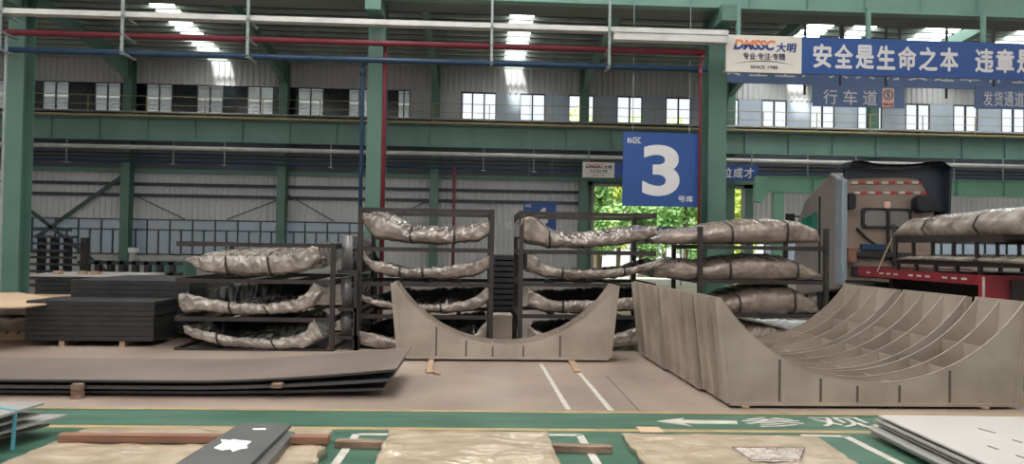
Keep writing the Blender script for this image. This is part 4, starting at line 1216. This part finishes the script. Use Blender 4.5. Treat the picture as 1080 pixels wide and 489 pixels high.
# paper-covered pile on a pallet
Yp0, Yp1 = 12.9, 15.0
px_ = xw(27, 12.2)
xa_, xb_ = xw(-60, Yp0), xw(36, Yp0)
pl = thing('timber_pallet', 'timber pallet under the paper-covered pile at the left edge', 'pallet', (xa_, Yp0, 0))
for k in range(3):
    MB().box(xa_, xb_, Yp0 + k * 1.1, Yp0 + k * 1.1 + 0.12, 0.0, 0.10).build('stringer', 'wood', pl)
for k in range(8):
    MB().box(xa_ + (xb_ - xa_) * k / 8, xa_ + (xb_ - xa_) * (k + .75) / 8, Yp0, Yp1, 0.10, 0.14).build('deck_board', 'wood', pl)

def lump_slab(name, label, pts, z0, z1, m, cat, amp=0.012, n=(44, 30), sc_=3.0, seed=0, group=None, skirt=True, edge_amp=0.02, parent=None, ridges=0.6, crisp=1.0, tilt=(0, 0)):
    """pts: back-left, back-right, front-right, front-left plan corners; crumpled top, skirt to z0"""
    a, b, c, d_ = [V((p[0], p[1], 0)) for p in pts]
    nu, nv = n
    rows = []
    for j in range(nv + 1):
        t = j / nv
        row = []
        for i in range(nu + 1):
            s = i / nu
            p = (a * (1 - s) + b * s) * (1 - t) + (d_ * (1 - s) + c * s) * t
            q = p * sc_ + V((seed * 5.7, seed * 2.3, 0))
            h = noise.noise(q) + 0.5 * noise.noise(q * 2.3) + ridges * (1 - 2.2 * abs(noise.noise(V((q.x * .9, q.y * 1.7, seed)))))
            cr_ = 0.5 + noise.noise(q * 0.5 + V((3, 3, 3)))
            h += crisp * cr_ * (abs(noise.noise(V((q.x * 1.6 + q.y * 0.8, q.y * 3.4, seed + 3)))) * -2.4 + abs(noise.noise(q * 4.3)) * -1.2 + 1)
            e = min(s, 1 - s, t, 1 - t)
            edge = V((0, 0, 0))
            if e == 0:
                edge = V((noise.noise(q * 2.5 + V((9, 0, 0))), noise.noise(q * 2.5 + V((0, 9, 0))), 0)) * edge_amp
            fall = 1.0 if e > 0.03 else 0.55
            row.append(p + edge + V((0, 0, z1 + amp * h * fall - (0.012 if e == 0 else 0) + tilt[0] * (s - .5) + tilt[1] * (.5 - t))))
        rows.append(row)
    mb = MB().grid(rows)
    ring = [rows[0][i] for i in range(nu + 1)] + [rows[j][nu] for j in range(1, nv + 1)] + [rows[nv][i] for i in range(nu - 1, -1, -1)] + [rows[j][0] for j in range(nv - 1, 0, -1)]
    low = []
    for p in ring:
        w_ = noise.noise(V((p.x * 6, p.y * 6, seed)))
        low.append(V((p.x + 0.015 * w_, p.y + 0.015 * w_, z0)))
    mb.grid([[*ring, ring[0]], [*low, low[0]]])
    mb.f.append(tuple(range(len(mb.v) - len(low) - 1, len(mb.v) - 1)))
    o = mb.build(name, m, parent, True)
    if parent is None: props(o, label, cat, group)
    return o
lump_slab('wrapped_bundle', 'pinkish film-wrapped bundle low in the paper-covered pile', [(xa_, Yp1), (xb_, Yp1), (xb_ + .0, Yp0), (xa_, Yp0)], 0.14, 0.37, 'film_brown', 'bundle', 0.03, seed=3)
lump_slab('wrapped_bundle', 'crumpled striped bundle upper in the paper-covered pile', [(xa_, Yp1), (xb_, Yp1), (xb_ - .03, Yp0), (xa_, Yp0)], 0.42, 0.56, 'film_pale', 'bundle', 0.04, seed=5)
kp = [Fz(-70, 309, 0.68), Fz(20, 308, 0.68), Fz(75, 316.5, 0.68), Fz(24, 323.0, 0.68), Fz(-70, 324, 0.68)]
q = [(p.x, p.y) for p in kp]; q.reverse()
kr = MB().slab(q, 0.655, 0.68)
o = kr.build('kraft_sheet', 'kraft')
props(o, 'stiff brown paper sheet covering the pile at the left edge', 'paper sheet')
props(MB().box(xa_ + .1, xb_ - .15, Yp0 + .1, Yp1 - .4, 0.60, 0.655).build('packing_board', 'wood'), 'packing board just under the brown paper sheet', 'board')

# ------------------------------------------------------------------ long steel plates, left
def longplate(label, pts_front, pts_back, th, m, edge):
    """front and back polylines of 3-D points"""
    o = MB().grid([[p for p in pts_front], [p for p in pts_back], [p - V((0, 0, th)) for p in pts_back], [p - V((0, 0, th)) for p in pts_front], [p for p in pts_front]])
    n = len(pts_front)
    o.add([pts_front[-1], pts_back[-1], pts_back[-1] - V((0, 0, th)), pts_front[-1] - V((0, 0, th))], [(0, 1, 2, 3)])
    o.add([pts_front[0], pts_back[0], pts_back[0] - V((0, 0, th)), pts_front[0] - V((0, 0, th))], [(0, 1, 2, 3)])
    r = o.build('steel_plate', m)
    return props(r, label, 'steel plate', 'long steel plates on the floor')
Yl0, Yl1 = 8.25, 9.75
def lp(z_, lift, xe_px, y0, y1, shift=0.0):
    fr_, bk = [], []
    xs_, xe_ = xw(-120, y0), xw(xe_px, y0, 392)
    xb_end = xw(xe_px + 16, y1, 370)
    for k in range(41):
        t = k / 40
        u = max(0, (t - 0.60) / 0.40)
        z = z_ + lift * u ** 1.6
        fr_.append(V((xs_ + (xe_ - xs_) * t, y0 + shift, z)))
        bk.append(V((xs_ - 0.4 + (xb_end - xs_ + 0.4) * t, y1, z + 0.04 * u)))
    return fr_, bk
f_, b_ = lp(0.195, 0.145, 418, Yl0, Yl1)
longplate('long grey-brown steel plate with upturned right end, topmost by the paper slabs', f_, b_, 0.012, 'plate_top', None)
f_, b_ = lp(0.176, 0.14, 417, Yl0 + 0.01, Yl1 - 0.02)
longplate('thin steel plate directly under the topmost long plate', f_, b_, 0.012, 'plate_under', None)
f_, b_ = lp(0.125, 0.10, 412, Yl0 + 0.02, Yl1 - 0.05)
longplate('lower long steel plate seen as a grey edge between dark gaps', f_, b_, 0.035, 'plate_under', None)
f_, b_ = lp(0.055, 0.05, 405, Yl0 + 0.10, Yl1 - 0.05)  # dark plate added to fill the gap where only shade lies
longplate('dark filler plate added to stand in for shade under the long plates', f_, b_, 0.03, 'plate_under', None)
for i, (px, z0_, z1_) in enumerate(((81, 0.0, 0.08), (291, 0.0, 0.08))):
    X = xw(px, 8.2, 410)
    props(MB().box(X - 0.07, X + 0.05, 8.5, 9.6, 0, 0.025).build('timber_bearer', 'wood_old', bevel=.004), ['timber bearer under the long plates at the left', 'timber bearer under the long plates near their upturned end'][i], 'timber')
for i, px in enumerate((81, 292)):
    X = xw(px, 8.16, 405)
    props(MB().box(X - 0.065, X + 0.045, 8.16, 8.30 if i else 8.24, 0.0 if i == 0 else 0.127, 0.176 if i else 0.16).build('timber_chock', 'wood_old', bevel=.005), ['weathered timber chock at the front edge of the long plates', 'small pale timber chock between the long plates'][i], 'timber block')

# ------------------------------------------------------------------ foreground paper slabs
def quadz(p, z): return [(Fz(x, y, z).x, Fz(x, y, z).y) for x, y in p]
gS = 'paper-wrapped slabs on the green floor'
ZA = 0.10
lump_slab('wrapped_slab', 'crumpled beige paper slab at the left with a long red-brown batten', quadz([(92, 450.5), (351, 451.5), (312, 520), (-75, 520)], ZA), 0.004, ZA, 'wrap_paper', 'wrapped slab', 0.011, (200, 120), 2.6, 1, gS, edge_amp=0.06)
lump_slab('wrapped_slab', 'crumpled beige paper slab in the middle of the foreground', quadz([(411, 453.0), (577, 455), (604, 520), (380, 520)], 0.11), 0.065, 0.11, 'wrap_paper', 'wrapped slab', 0.013, (180, 120), 3.0, 2, gS, edge_amp=0.025)
lump_slab('wrapped_slab', 'wide beige wrapped slab right of the middle with a document pouch', quadz([(655, 456), (862, 459.5), (952, 520), (705, 520)], 0.06), 0.004, 0.06, 'wrap_paper', 'wrapped slab', 0.011, (190, 120), 2.6, 3, gS, edge_amp=0.02)
# battens
def batten(label, p, q, w, h, z, m):
    a, b = Fz(*p, z + h), Fz(*q, z + h)
    a.z = b.z = z + h / 2
    return props(MB().bar(a, b, w, h).build('timber_batten', m, bevel=0.004), label, 'timber batten')
batten('long red-brown timber batten lying across the left paper slab', (64, 456.8), (347, 459), 0.09, 0.06, ZA + 0.012, 'wood_red')
batten('weathered batten under the middle paper slab, its ends on the green floor', (355, 463.5), (645, 469.5), 0.10, 0.058, 0.004, 'wood_old')
batten('second batten under the front of the middle paper slab', (340, 500), (660, 500), 0.10, 0.058, 0.004, 'wood_old')
# dark plate on the left slab
zP = 0.21
pq = [Fz(x, y, zP) for x, y in ((252, 446.5), (307, 446.8), (232, 520), (135, 520))]
dp = MB().slab([(p.x, p.y) for p in reversed(pq)], zP - 0.03, zP).build('dark_plate', 'plate_dark', bevel=.003)
props(dp, 'dark grey plate with torn white paper lying on the left paper slab', 'plate')
star = [(225, 472), (234.4, 466.7), (232.7, 462.9), (243, 463.8), (246.7, 462.6), (249, 463.4), (265.5, 465), (260, 469.2), (261.5, 472.2), (254, 473.2), (245.5, 476.2), (243, 473.4), (234, 474.6)]
sp = [Fz(x, y, zP + 0.002) for x, y in star]
MB().add([(p.x, p.y, zP + 0.002) for p in sp], [tuple(range(len(sp)))]).build('torn_paper', 'white_label', dp)
sp = [Fz(x, y, zP + 0.002) for x, y in ((266, 451.6), (280, 451.2), (280.5, 452.8), (267, 453))]
MB().add([(p.x, p.y, zP + 0.002) for p in sp], [(0, 1, 2, 3)]).build('paper_scrap', 'white_label', dp)
pq = [Fz(x, y, zP) for x, y in ((300, 449), (311, 450.5), (250, 520), (228, 520))]
dq = MB().slab([(p.x, p.y) for p in reversed(pq)], zP - 0.095, zP - 0.036).build('dark_plate', 'plate_dark')
props(dq, 'second dark plate directly below the one with torn paper', 'plate')
# small kraft card, document pouch
sp = [Fz(x, y, 0.012) for x, y in ((671, 449.5), (695, 449.8), (701, 455.5), (676, 455.5))]
props(MB().slab([(p.x, p.y) for p in reversed(sp)], 0.007, 0.012).build('kraft_card', 'kraft'), 'small tan card on the yellow line behind the right paper slab', 'card')
pc = [Fz(x, y, 0.085) for x, y in ((772, 471.5), (849, 471.5), (844, 484.5), (793, 484.8))]
dpo = thing('document_pouch', 'clear crumpled document pouch lying on the right paper slab', 'document pouch', (pc[0].x, pc[0].y, 0.06))
lump_slab('paper_sheet', '', [(p.x, p.y) for p in pc], 0.072, 0.084, 'pouch', '', 0.007, (24, 14), 14, 4, parent=dpo)
for a, b in ((0, 1), (1, 2), (2, 3), (3, 0)):
    p, q = pc[a].copy(), pc[b].copy(); p.z = q.z = 0.088
    MB().bar(p, q, 0.005, 0.004).build('pouch_edge', 'weld', dpo)

# ------------------------------------------------------------------ stack of pale sheets, right foreground
gW = 'pale sheets stacked at the right'
ordn = ['lowest sheet of the stack at the right edge', 'second sheet from the floor in the pale stack at the right', 'third sheet from the floor in the pale stack at the right', 'fourth sheet from the floor in the pale stack at the right', 'top pale grey-white sheet with small slots at the right edge']
zs = [0.055, 0.095, 0.125, 0.165, 0.205]
shift = [-0.02, -0.06, 0.05, 0.02, 0.05]
base = quadz([(921, 437.3), (1260, 441), (1400, 560), (1190, 560)], 0.205)
for k in range(5):
    s = shift[k]
    pts = [(base[0][0] + s, base[0][1] + (0.02 if k % 2 else 0)), base[1], base[2], (base[3][0] + s, base[3][1])]
    q = list(reversed(pts))
    o = MB().slab(q, zs[k] - 0.018, zs[k]).build('pale_sheet', 'pale_plate' if k in (4,) else 'grey_edge', bevel=0.002)
    props(o, ordn[k], 'sheet', gW)
    if k == 4:
        for a, b in (((1032, 451.6), (1050, 456.4)), ((1068, 463.5), (1078, 466.5)), ((1042, 469.8), (1053, 473.8)), ((1072, 479.8), (1084, 484))):
            p, r_ = Fz(*a, zs[k] + .001), Fz(*b, zs[k] + .001)
            MB().bar(p, r_, 0.016, 0.004).build('slot', 'weld', o)
for k in range(4):
    for j, f0 in enumerate((0.03, 0.5)):
        p = V((base[0][0], base[0][1], 0)).lerp(V((base[3][0], base[3][1], 0)), f0 + 0.05)
        o = MB().box(p.x + 0.12, p.x + 2.2, p.y - 0.05, p.y + 0.03, zs[k], zs[k + 1] - 0.018).build('spacer_strip', 'wood_old')
        props(o, '%s spacer strip between pale sheets at the right, %s one' % (['lowest', 'second', 'third', 'top'][k], ['rear', 'front'][j]), 'spacer', 'spacers between pale sheets')
for j, f0 in enumerate((0.05, 0.5)):
    p = V((base[0][0], base[0][1], 0)).lerp(V((base[3][0], base[3][1], 0)), f0 + 0.03)
    props(MB().box(p.x + 0.15, p.x + 2.2, p.y - 0.05, p.y + 0.04, 0.004, zs[0] - 0.018).build('timber_bearer', 'wood_old'), '%s timber bearer under the pale sheet stack' % ['rear', 'front'][j], 'timber')

# ------------------------------------------------------------------ left foreground sheets with cyan strap
gL = 'grey sheets strapped at the left edge'
LS = [(0.315, [(-120, 421), (46.5, 424.3), (-120, 474)]), (0.235, [(-120, 430), (44.5, 433.8), (-120, 482)]), (0.165, [(-120, 433), (71, 436.8), (-120, 488)]), (0.085, [(-120, 442), (52, 446.5), (-120, 492)])]
ll = ['topmost grey sheet of the strapped stack at the left edge', 'second grey sheet of the strapped stack at the left edge', 'third grey sheet, longest tip of the strapped stack at the left edge', 'lowest brownish sheet of the strapped stack at the left edge']
for k, (z_, pp) in enumerate(LS):
    q = [Fz(x, y, z_) for x, y in pp]
    o = MB().slab([(p.x, p.y) for p in reversed(q)], z_ - 0.02, z_).build('grey_sheet', 'grey_edge' if k < 3 else 'plate_top')
    props(o, ll[k], 'sheet', gL)
pT = Fz(18.5, 431.5, 0.32)
st = MB()
p0 = V((pT.x, pT.y - 0.03, 0.318))
st.bar(p0, V((p0.x, p0.y - 0.02, 0.005)), 0.03, 0.008)
st.bar(p0 + V((0, 0.0, 0)), p0 + V((-0.5, 0.30, 0.002)), 0.03, 0.005)
props(st.build('cyan_strap', 'cyan_strap'), 'cyan plastic strap round the grey sheets at the left edge', 'strap')
for k in range(3):
    q = Fz(-40, 450, LS[k + 1][0])
    props(MB().box(q.x - 0.9, q.x + .1, q.y + .05, q.y + 0.25, LS[k + 1][0], LS[k][0] - 0.02).build('spacer_block', 'wood_old'), '%s spacer between the strapped grey sheets at the left' % ['top', 'middle', 'lowest'][k], 'spacer')
q = Fz(-40, 455, 0)
props(MB().box(q.x - 0.9, q.x + .1, q.y + .05, q.y + 0.3, 0.003, 0.065).build('timber_bearer', 'wood_old'), 'bearer under the strapped grey sheets at the left edge', 'timber')

# ------------------------------------------------------------------ truck
YT = 16.6
tx0, tx1 = xw(884, YT, 250), xw(988, YT, 250)
TW = tx1 - tx0
tk = thing('truck_cab', 'beige-brown truck cab seen from behind with a dark roof fairing', 'truck', ((tx0 + tx1) / 2, YT + 1.2, 0))
def zt(py, px=935): return zw(px, py, YT)
ztop, zbot = zt(186), zt(296)
Lc = 2.3
prof = [(YT, zbot - 0.2), (YT + Lc, zbot - 0.5), (YT + Lc + 0.25, zbot + 0.3), (YT + Lc, zt(232)), (YT + Lc - 0.45, zt(207)), (YT + 0.5, ztop + 0.12), (YT, ztop)]
MB().prismX(prof, tx0 + 0.05, tx1 - 0.05).build('cab_body', 'cab_side', tk, bevel=0.05)
MB().box(tx0 + 0.10, tx1 - 0.10, YT - 0.03, YT + 0.02, zbot - 0.1, ztop).build('rear_panel', 'cab', tk, bevel=0.02)
for py in (227.5, 243, 262):
    MB().box(tx0 + 0.12, tx1 - 0.12, YT - 0.045, YT - 0.03, zt(py) - 0.012, zt(py) + 0.012).build('panel_rib', 'cab', tk)
def rr(x0, x1, z0, z1, r=0.08, n=5):
    pts = []
    for cx, cz, a0 in ((x1 - r, z1 - r, 0), (x0 + r, z1 - r, 90), (x0 + r, z0 + r, 180), (x1 - r, z0 + r, 270)):
        for k in range(n + 1):
            a = math.radians(a0 + 90 * k / n)
            pts.append((cx + r * math.cos(a), cz + r * math.sin(a)))
    return pts
MB().prismY(rr(xw(907, YT), xw(960, YT), zt(241.5), zt(219.5)), YT - 0.06, YT - 0.03).build('window_seal', 'black_rubber', tk)
MB().prismY(rr(xw(910.5, YT), xw(956.5, YT), zt(238.5), zt(222.5)), YT - 0.07, YT - 0.055).build('rear_window', 'cab_glass', tk)
# roof fairing (open shell: top, two wings)
fx0, fx1 = xw(887, YT), xw(993, YT)
f = MB()
N = 24
rowsf = []
for j, (dy, dz) in enumerate(((-0.35, 0.0), (0.1, 0.0), (0.3, -0.03), (0.3, -0.08), (0.1, -0.05), (-0.35, -0.045))):
    row = []
    for k in range(N + 1):
        t = k / N
        x = fx0 + (fx1 - fx0) * t
        px = 887 + (993 - 887) * t
        py = interp([(887, 177), (890, 171.5), (900, 171), (912, 173.5), (925, 175), (945, 175), (958, 174), (975, 171.5), (985, 172), (993, 178)], px)
        row.append((x, YT + dy, zw(px, py, YT) + dz))
    rowsf.append(row)
f.grid(rowsf)
f.add([p for r_ in rowsf for p in (r_[0],)], [(0, 1, 2, 3, 4, 5)])
f.add([p for r_ in rowsf for p in (r_[-1],)], [(0, 1, 2, 3, 4, 5)])
f.build('roof_fairing', 'cab_dark', tk)
# fairing rear skin under the lip, dark curved band and right wing
lipb = [(889, 190), (900, 188), (915, 187.5), (935, 187), (955, 187), (968, 189), (974, 198), (980, 210), (983, 222), (998, 224), (995, 195), (990, 178), (975, 176), (945, 179), (912, 178), (891, 176)]
lp_ = [(Fy(x, y, YT).x, Fy(x, y, YT).z) for x, y in lipb]
MB().prismY(lp_, YT - 0.06, YT + 0.05).build('fairing_skirt', 'cab_dark', tk)
MB().prismX([(YT - 0.3, zt(176)), (YT - 0.25, zt(232)), (YT + 0.9, zt(232)), (YT + 0.9, zt(185))], fx1 + 0.0, fx1 + 0.05).build('fairing_wing', 'cab_dark', tk)
# left side extender
MB().prismX([(YT - 0.30, zt(190, 880)), (YT - 0.30, zt(300, 880)), (YT + 0.05, zt(300, 880)), (YT + 0.05, zt(186, 880))], tx0 - 0.06, tx0 + 0.07).build('side_extender', 'cab_grey', tk, bevel=0.03)
# reflective tapes
for row, py in enumerate((192.6, 203.2)):
    x = 897 if row == 0 else 899
    k = 0
    while x < 970:
        wpx = 6.5
        MB().box(xw(x, YT), xw(x + wpx, YT), YT - 0.055, YT - 0.03, zt(py + 1.3, x), zt(py - 1.3, x)).build('reflective_tape', 'tape_red' if k % 2 else 'tape_white', tk)
        x += wpx + (2.5 if k % 2 else 0.4); k += 1
MB().box(xw(930, YT), xw(936, YT), YT - 0.14, YT - 0.06, zt(220), zt(213)).build('work_lamp', 'lamp_pink', tk, bevel=0.02)
MB().tube([(xw(934, YT), YT - 0.09, zt(220)), (xw(935, YT), YT - 0.09, zt(262)), (xw(941, YT), YT - 0.1, zt(280))], 0.04, 8).build('air_hose', 'black_rubber', tk)
MB().tube([(xw(902, YT), YT - 0.06, zt(241)), (xw(912, YT), YT - 0.1, zt(252)), (xw(927, YT), YT - 0.1, zt(262))], 0.03, 8).build('air_hose', 'black_rubber', tk)
MB().box(xw(899, YT), xw(957, YT), YT - 0.16, YT - 0.05, zt(271), zt(266)).build('rear_crossbar', 'chassis', tk)
MB().box(xw(897, YT), xw(985, YT), YT - 0.12, YT - 0.03, zt(290), zt(281)).build('rear_crossbar', 'chassis', tk)
MB().box(xw(906, YT), xw(931, YT), YT - 0.13, YT - 0.05, zt(264), zt(257.5)).build('coupling_block', 'blue_pipe', tk, bevel=0.01)
MB().box(xw(890, YT), xw(899, YT), YT - 0.2, YT - 0.04, zt(277), zt(262)).build('side_marker_box', 'wood_red', tk, bevel=0.01)
# exhaust / intake blob
MB().prismY(rr(xw(958, YT), xw(979, YT), zt(224), zt(206), 0.15), YT - 0.35, YT - 0.06).build('air_intake', 'black_rubber', tk, bevel=0.05)
MB().prismY(rr(xw(890, YT), xw(898, YT), zt(222), zt(205), 0.08), YT - 0.2, YT - 0.05).build('intake_snorkel', 'black_rubber', tk)
# side window & door lines on the left side
xs_ = tx0 + 0.04
MB().prismX([(YT + 1.15, zt(243)), (YT + 2.05, zt(247)), (YT + 1.95, zt(229)), (YT + 1.15, zt(222))], xs_ - 0.012, xs_ + 0.02).build('side_window', 'cab_green', tk)
MB().prismX([(YT + 0.98, zbot), (YT + 1.04, zbot), (YT + 1.04, zt(205)), (YT + 0.98, zt(205))], xs_ - 0.008, xs_ + 0.02).build('door_seam', 'black_rubber', tk)
MB().box(xs_ - 0.35, xs_ - 0.12, YT + 2.1, YT + 2.2, zt(246), zt(222)).box(xs_ - .2, xs_ + .05, YT + 2.15, YT + 2.2, zt(226), zt(224)).build('side_mirror', 'black_rubber', tk, bevel=0.02)
# chassis and wheels
MB().box(tx0 + 0.5, tx1 - 0.5, YT - 1.6, YT + Lc - 0.1, 0.5, 0.75).build('chassis_frame', 'chassis', tk)
MB().box(tx0 + 0.15, tx1 - 0.15, YT - 0.0, YT + Lc - 0.3, 0.85, zbot - 0.1).build('cab_underbody', 'chassis', tk)
def wheel(parent, X, Y, r=0.5, w=0.3):
    n = 28
    rows = []
    for xo, rad in ((0, r * 0.55), (0, r * 0.9), (0.03, r), (w - 0.03, r), (w, r * 0.9), (w, r * 0.55)):
        rows.append([(X + xo, Y + rad * math.cos(2 * math.pi * k / n), r + rad * math.sin(2 * math.pi * k / n)) for k in range(n)])
    ty = MB().grid(rows, close=True).build('wheel', 'black_rubber', parent, True)
    rows = [[(X + xo, Y + rad * math.cos(2 * math.pi * k / n), r + rad * math.sin(2 * math.pi * k / n)) for k in range(n)] for xo, rad in ((0.02, r * .56), (0.09, r * .5), (0.10, r * .2), (0.03, r * .17), (0.03, 0.01))]
    MB().grid(rows, close=True).build('wheel_rim', 'rail_grey', ty, True)
for Y in (YT + 1.5, YT - 0.9):
    wheel(tk, tx0 + 0.1, Y); wheel(tk, tx1 - 0.4, Y)
MB().box(tx0 + 0.02, tx0 + 0.5, YT - 1.5, YT - 0.3, 1.02, 1.07).build('mudguard', 'black_rubber', tk)

# trailer
XT = xw(905, 16.0, 282)
XT = 8.32
Yt0, Yt1 = 11.8, 15.6
zd1 = 1.36
XT2 = XT + 2.5
tl_ = thing('flatbed_trailer', 'red flatbed trailer with white side markings behind the cradles', 'trailer', ((XT + XT2) / 2, 14, 0))
for xq in (XT, XT2 - 0.08): MB().box(xq, xq + 0.08, Yt0, Yt1, zd1 - 0.17, zd1).build('side_rail', 'trailer_red', tl_)
MB().box(XT + 0.08, XT2 - 0.08, Yt0, Yt1, zd1 - 0.06, zd1 - 0.01).build('deck', 'chassis', tl_)
MB().box(XT, XT2, Yt1 - 0.02, Yt1 + 0.06, zd1 - 0.17, zd1 + 0.02).build('front_rail', 'trailer_red', tl_)
MB().box(XT - 0.01, XT2 + 0.01, Yt0 - 0.1, Yt0, zd1 - 0.5, zd1).build('rear_crossmember', 'trailer_red', tl_)
MB().box(XT - 0.015, XT + 0.02, Yt0 - 0.115, Yt0 - 0.1, zd1 - 0.45, zd1 - 0.03).build('rear_marking', 'tape_white', tl_)
MB().box(XT + .45, XT2 - .45, Yt0 - 0.16, Yt0 - 0.1, zd1 - 0.42, zd1 - 0.08).build('rear_lamp_box', 'chassis', tl_)
mk = 0
y = Yt0 + 0.3
while y < Yt1 - 0.3:
    MB().box(XT - 0.006, XT, y, y + 0.14, zd1 - 0.10, zd1 - 0.065).build('side_marking', 'tape_white', tl_)
    y += [0.26, 0.26, 0.5][mk % 3]; mk += 1
for Y in [Yt0 + 0.2 + 0.55 * k for k in range(7)]:
    MB().box(XT + 0.08, XT2 - 0.08, Y, Y + 0.08, zd1 - 0.2, zd1 - 0.06).build('cross_member', 'chassis', tl_)
MB().box(XT + 0.75, XT + 0.9, Yt0, Yt1, zd1 - 0.55, zd1 - 0.2).box(XT2 - 0.9, XT2 - 0.75, Yt0, Yt1, zd1 - 0.55, zd1 - 0.2).build('main_beam', 'chassis', tl_)
for Y in (Yt0 + 0.9, Yt0 + 2.05):
    wheel(tl_, XT + 0.05, Y, 0.48); wheel(tl_, XT2 - 0.35, Y, 0.48)
MB().box(XT + 0.1, XT2 - 0.1, Yt0 + 0.4, Yt0 + 2.6, 0.5, 0.6).build('axle_beam', 'chassis', tl_)
MB().box(XT + 0.35, XT + 0.5, Yt1 - 0.7, Yt1 - 0.55, 0.0, zd1 - 0.17).box(XT2 - 0.5, XT2 - 0.35, Yt1 - 0.7, Yt1 - 0.55, 0.0, zd1 - 0.17).build('landing_leg', 'chassis', tl_)
# load carrier on the trailer
XL0, XL1 = XT + 0.12, XT + 2.3
zc1, zc2 = zw(1000, 277.5, 13.4), zw(1000, 252, 13.4)
lc = thing('load_frame', 'two-tier dark steel frame carrying wrapped panels on the red trailer', 'frame', (XL0, 13.5, zd1))
yb0, yb1 = Yt0 - 0.4, Yt1 - 1.1
for z, h in ((zc1, 0.07), (zc2, 0.14)):
    for X in (XL0, XL1 - 0.06):
        MB().box(X, X + 0.06, yb0, yb1, z - h / 2, z + h / 2).build('long_rail', 'rack', lc)
    for k in range(6):
        Y = yb0 + (yb1 - yb0 - .06) * k / 5
        MB().box(XL0 + .06, XL1 - .06, Y, Y + 0.06, z - 0.035, z + 0.03).build('cross_bar', 'rack', lc)
for Y in [Yt0 + 0.15 + k * 0.6 for k in range(5)]:
    for X in (XL0, XL1 - 0.06):
        MB().box(X, X + 0.06, Y, Y + 0.06, zd1, zc1 - 0.035).box(X, X + 0.06, Y + .1, Y + 0.14, zc1 + .035, zc2 - 0.07).build('post', 'rack', lc)
MB().tube([(XL0 + .0, yb1 - 0.05, zc1), (XL0, yb1, zc2 + 0.3)], 0.035, 8).build('corner_stake', 'rack', lc)

def lpanel(label, z0, zs_, X0, X1, y0, y1, film, seed, amp=0.03, straps=(0.3, 0.72)):
    """long mound lying along the trailer"""
    N = 60
    secs = []
    for k in range(N + 1):
        s = k / N
        y = y0 + (y1 - y0) * s
        h = interp(zs_, s)
        sec = []
        prof = [(0, 0), (-0.05, 0.35), (0.0, 0.7), (0.08, 0.92), (0.25, 1.0), (0.5, 1.04), (0.75, 1.0), (0.95, .8), (1.0, 0.4), (0.98, 0.0), (0.5, 0.0)]
        for u, v in prof:
            p = V((X0 + (X1 - X0) * u, y, z0 + h * v))
            q = p * 3.6 + V((seed, 0, 0))
            n1 = noise.noise(q); rid = 1 - abs(noise.noise(q * 2.1))
            if v > 0.05: p += V((-(n1 * .5 + (rid - .7)) * amp, 0, (n1 * 0.6 + (rid - .7)) * amp))
            sec.append(p)
        secs.append(sec)
    root = thing('wrapped_cladding', label, 'wrapped panel', ((X0 + X1) / 2, (y0 + y1) / 2, z0), 'wrapped panels on the trailer')
    m = MB().grid(secs, close=True)
    n = len(secs[0])
    for e in (0, -1):
        c = sum(secs[e], V((0, 0, 0))) / n
        m.add([c] + secs[e], [(0, 1 + i, 1 + (i + 1) % n) for i in range(n)])
    m.build('film_wrap', film, root, True)
    for sp_ in straps:
        k = int(N * sp_)
        c = sum(secs[k], V((0, 0, 0))) / n
        r0 = [p + (p - c).normalized() * 0.015 for p in secs[k]]
        MB().grid([r0, [p + V((0, 0.05, 0)) for p in r0]], close=True).build('strap', 'strap', root)
    return root
lpanel('large pale wrapped panel on the upper tier of the trailer load', zc2 + 0.05, [(0, 0.46), (0.25, 0.46), (0.5, 0.44), (0.8, 0.42), (0.95, 0.36), (1.0, 0.10)], XL0 + 0.0, XL1, Yt0 - 0.9, Yt1 - 1.25, 'film_pale', 4.1)
lpanel('thinner wrapped panel on the lower tier of the trailer load', zc1 + 0.035, [(0, 0.13), (0.6, 0.14), (0.9, 0.13), (1.0, 0.03)], XL0 + 0.02, XL1, Yt0 - 0.9, Yt1 - 1.25, 'film_pale', 9.3, 0.012)
p0, p1 = V((XT - 0.01, Yt1 - 0.6, zd1)), V((XL0 - 0.03, yb1 + 0.0, zc2 + 0.02))
props(MB().tube([V((XT - 0.02, Yt1 - 0.75, zd1 - 0.05)), p1], 0.014, 6).build('lashing_rope', 'rope'), 'pale lashing rope slanting from the trailer rail to the load frame', 'rope')

# ------------------------------------------------------------------ light
wd = bpy.data.worlds.new('World')
sc.world = wd
wd.use_nodes = True
nt = wd.node_tree
bg = nt.nodes['Background']
bg.inputs['Color'].default_value = (0.95, 0.98, 1.0, 1)
bg.inputs['Strength'].default_value = 2.2
sl = bpy.data.lights.new('sun', 'SUN'); sl.energy = 22.0; sl.angle = math.radians(12); sl.color = (1.0, 0.96, 0.88)
so = bpy.data.objects.new('sun', sl); COL.objects.link(so)
so.rotation_euler = (math.radians(31), 0, math.radians(-20))
sc.view_settings.view_transform = 'Standard'
sc.view_settings.look = 'None'
sc.view_settings.gamma = 1.0
sc.view_settings.use_curve_mapping = False
sc.view_settings.exposure = -0.92
